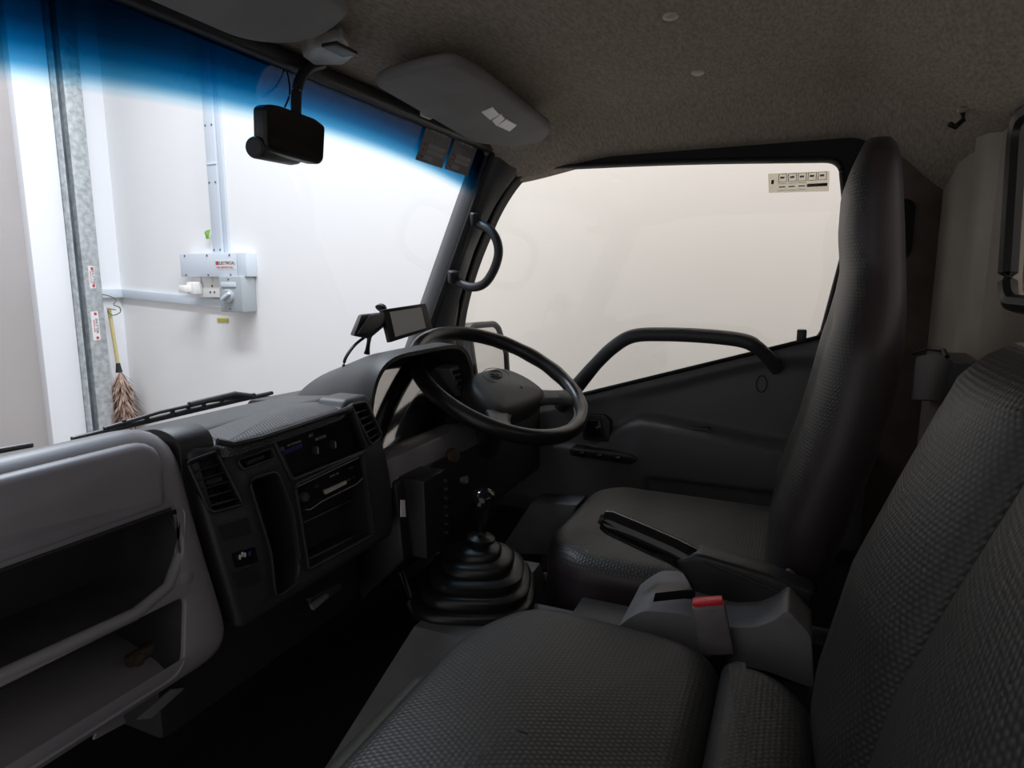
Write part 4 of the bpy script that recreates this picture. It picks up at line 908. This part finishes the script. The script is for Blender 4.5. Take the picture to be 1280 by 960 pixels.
# small display and dash camera on the hood
dp = thing('display_unit', 'small flat display with a grey screen on the dashboard hood', 'display', (.26, .80, .78))
ds = [Vector(p) for p in [(0.2338, 0.8134, 0.838), (0.3477, 0.7751, 0.8485), (0.3571, 0.763, 0.7901), (0.2409, 0.8003, 0.7676)]]
nv2 = Vector((-.35, -1, .15)).normalized(); cc_ = sum(ds, Vector())/4
MB().loft([[p+nv2*.001 for p in ds], [p-nv2*.014 for p in ds]]).build('case', 'black', dp, bevel=.002)
si = [Vector(p) for p in [(0.2496, 0.806, 0.8323), (0.332, 0.7783, 0.84), (0.3366, 0.7697, 0.7931), (0.254, 0.7964, 0.7788)]]
MB().loft([[p+nv2*.0016 for p in si], [p-nv2*.002 for p in si]]).build('screen', 'screen', dp)
MB().tube([cc_-nv2*.012, cc_+Vector((-.01, .05, .01)), cc_+Vector((-.02, .09, -.03)), (cc_.x-.02, cc_.y+.10, .735)], .007, 10).build('bracket', 'black', dp)
MB().lathe([(0, 0), (.014, 0), (.009, .008), (0, .010)], 16, Matrix.Translation((cc_.x-.03, cc_.y+.05, .838)) @ Matrix.Rotation(math.radians(40), 4, 'Y')).build('suction_cup', 'rubber', dp)
dk = thing('dash_camera', 'angular black device with a hanging cable beside the small display', 'camera', (.12, .85, .80))
MB().loft([[(0.2121, 0.86, 0.8278), (0.3127, 0.86, 0.8285), (0.3116, 0.86, 0.8067), (0.2375, 0.86, 0.7779), (0.1796, 0.86, 0.7858)], [(0.1696, 0.82, 0.8307), (0.267, 0.82, 0.8313), (0.2657, 0.82, 0.8069), (0.1939, 0.82, 0.7777), (0.1407, 0.82, 0.7885)]]).build('case', 'black', dk, bevel=.004)
MB().loft([[(0.1831, 0.81, 0.8286), (0.2404, 0.81, 0.8309), (0.2393, 0.81, 0.8104), (0.1893, 0.81, 0.7918), (0.1381, 0.81, 0.7923)], [(0.1996, 0.822, 0.8275), (0.2577, 0.822, 0.8299), (0.2566, 0.822, 0.8091), (0.2059, 0.822, 0.7902), (0.1539, 0.822, 0.7907)]]).build('front_plate', 'soft', dk, bevel=.002)
MB().tube(spline([(0.2104, 0.84, 0.7824), (0.1765, 0.84, 0.77), (0.1544, 0.84, 0.7571), (0.1351, 0.84, 0.7393), (0.1285, 0.84, 0.7171)], 5), .0032, 8).build('cable', 'rubber', dk)
# exterior wing mirror
wm = thing('wing_mirror', 'grey exterior wing mirror seen through the driver window', 'mirror', (1.0, .95, .66))
wp = [Vector(p) for p in [(0.9244, 0.9716, 0.7481), (0.9429, 0.9635, 0.7626), (1.0313, 0.9251, 0.7636), (1.0509, 0.9166, 0.7466), (1.0842, 0.9021, 0.6574), (1.0909, 0.8992, 0.5569), (1.0703, 0.9081, 0.537), (0.9717, 0.951, 0.5383), (0.953, 0.9591, 0.5567)]]
n3 = Vector((-.40, -.92, 0)).normalized(); a3 = Vector((.92, -.40, 0)).normalized(); o3 = Vector((1.02, .93, .66))
pw = rpoly([((p-o3).dot(a3), p.z-.66) for p in wp], .01, 4)
pillow(pw, lambda a, b, h: tuple(o3+a3*a+Vector((0, 0, b))+n3*(h-.05)), .05, .012, seg=4, both=True).build('housing', 'pillar', wm, ang=60)
MB().loft([[tuple(o3+a3*a+Vector((0, 0, b))+n3*h) for a, b in inset(pw, .018)] for h in (-.001, .001)]).build('mirror_glass', 'mirror', wm)
MB().tube([o3+a3*a+Vector((0, 0, b))+n3*.002 for a, b in inset(pw, .006)], .009, 8, closed=True).build('rim', 'black', wm)
MB().tube([o3-n3*.03+Vector((-.02, 0, -.10)), (.95, .99, .50), (.87, 1.0, .45)], .012, 10).build('arm', 'black', wm)
# wipers outside the windscreen
def wiper(lab, a, b, arm_to):
    w_ = thing('wiper', lab, 'wiper', tuple(a)); a, b = Vector(a), Vector(b); dr_ = (b-a)
    up_ = Vector((0, -.35, 1)).normalized()
    MB().tube([a, a+dr_*.5+up_*.002, b], [.0045, .006, .0045], 8).build('blade_rubber', 'rubber', w_)
    MB().tube([a+dr_*.12+up_*.006, a+dr_*.35+up_*.014, a+dr_*.60+up_*.014, a+dr_*.88+up_*.006], .0035, 8).build('upper_bow', 'black', w_)
    for k in (.2, .3, .42, .5, .58, .68, .8): MB().box(tuple(a+dr_*k+up_*.008), (.006, .006, .012)).build('bow_strut', 'black', w_)
    MB().tube([a+dr_*.5+up_*.016, a+dr_*.75+up_*.018, Vector(arm_to)], [.006, .006, .009], 8).build('arm', 'black', w_)
    return w_
wiper('long black wiper blade resting low across the middle of the windscreen', (-0.2734, 1.075, 0.643), (0.1715, 1.075, 0.6491), (.22, 1.09, .62))
wiper('tip of the second black wiper at the left edge of the photo', (-.75, 1.075, .66), (-0.334, 1.075, 0.6478), (-.60, 1.09, .60))
# grey kick panel in the driver footwell, pedal
struct(MB().prism([(0.6538, 0.2823), (0.5147, 0.2974), (0.5874, 0.1388), (0.7617, 0.1079)], 'x', .69, .80).build('trim_10', 'console', bevel=.006))
struct(MB().box((0, 1.05, .30), (1.70, .03, .60)).build('wall_firewall', 'black_matte'))
struct(MB().box((0, 1.22, .55), (1.9, .02, .04)).build('trim_11', 'white')) if False else None
for k, x in enumerate((.32, .46)):
    p_d = thing('pedal', ('black clutch pedal deep in the driver footwell', 'black brake pedal deep in the driver footwell')[k], 'pedal', (x, .80, .12))
    MB().box((x, .80, .12), (.06, .012, .05), Matrix.Rotation(math.radians(-30), 3, 'X')).build('pad', 'rubber', p_d, bevel=.003)
    MB().tube([(x, .81, .13), (x, .86, .24), (x, .86, .285)], .008, 8).build('arm', 'black', p_d)
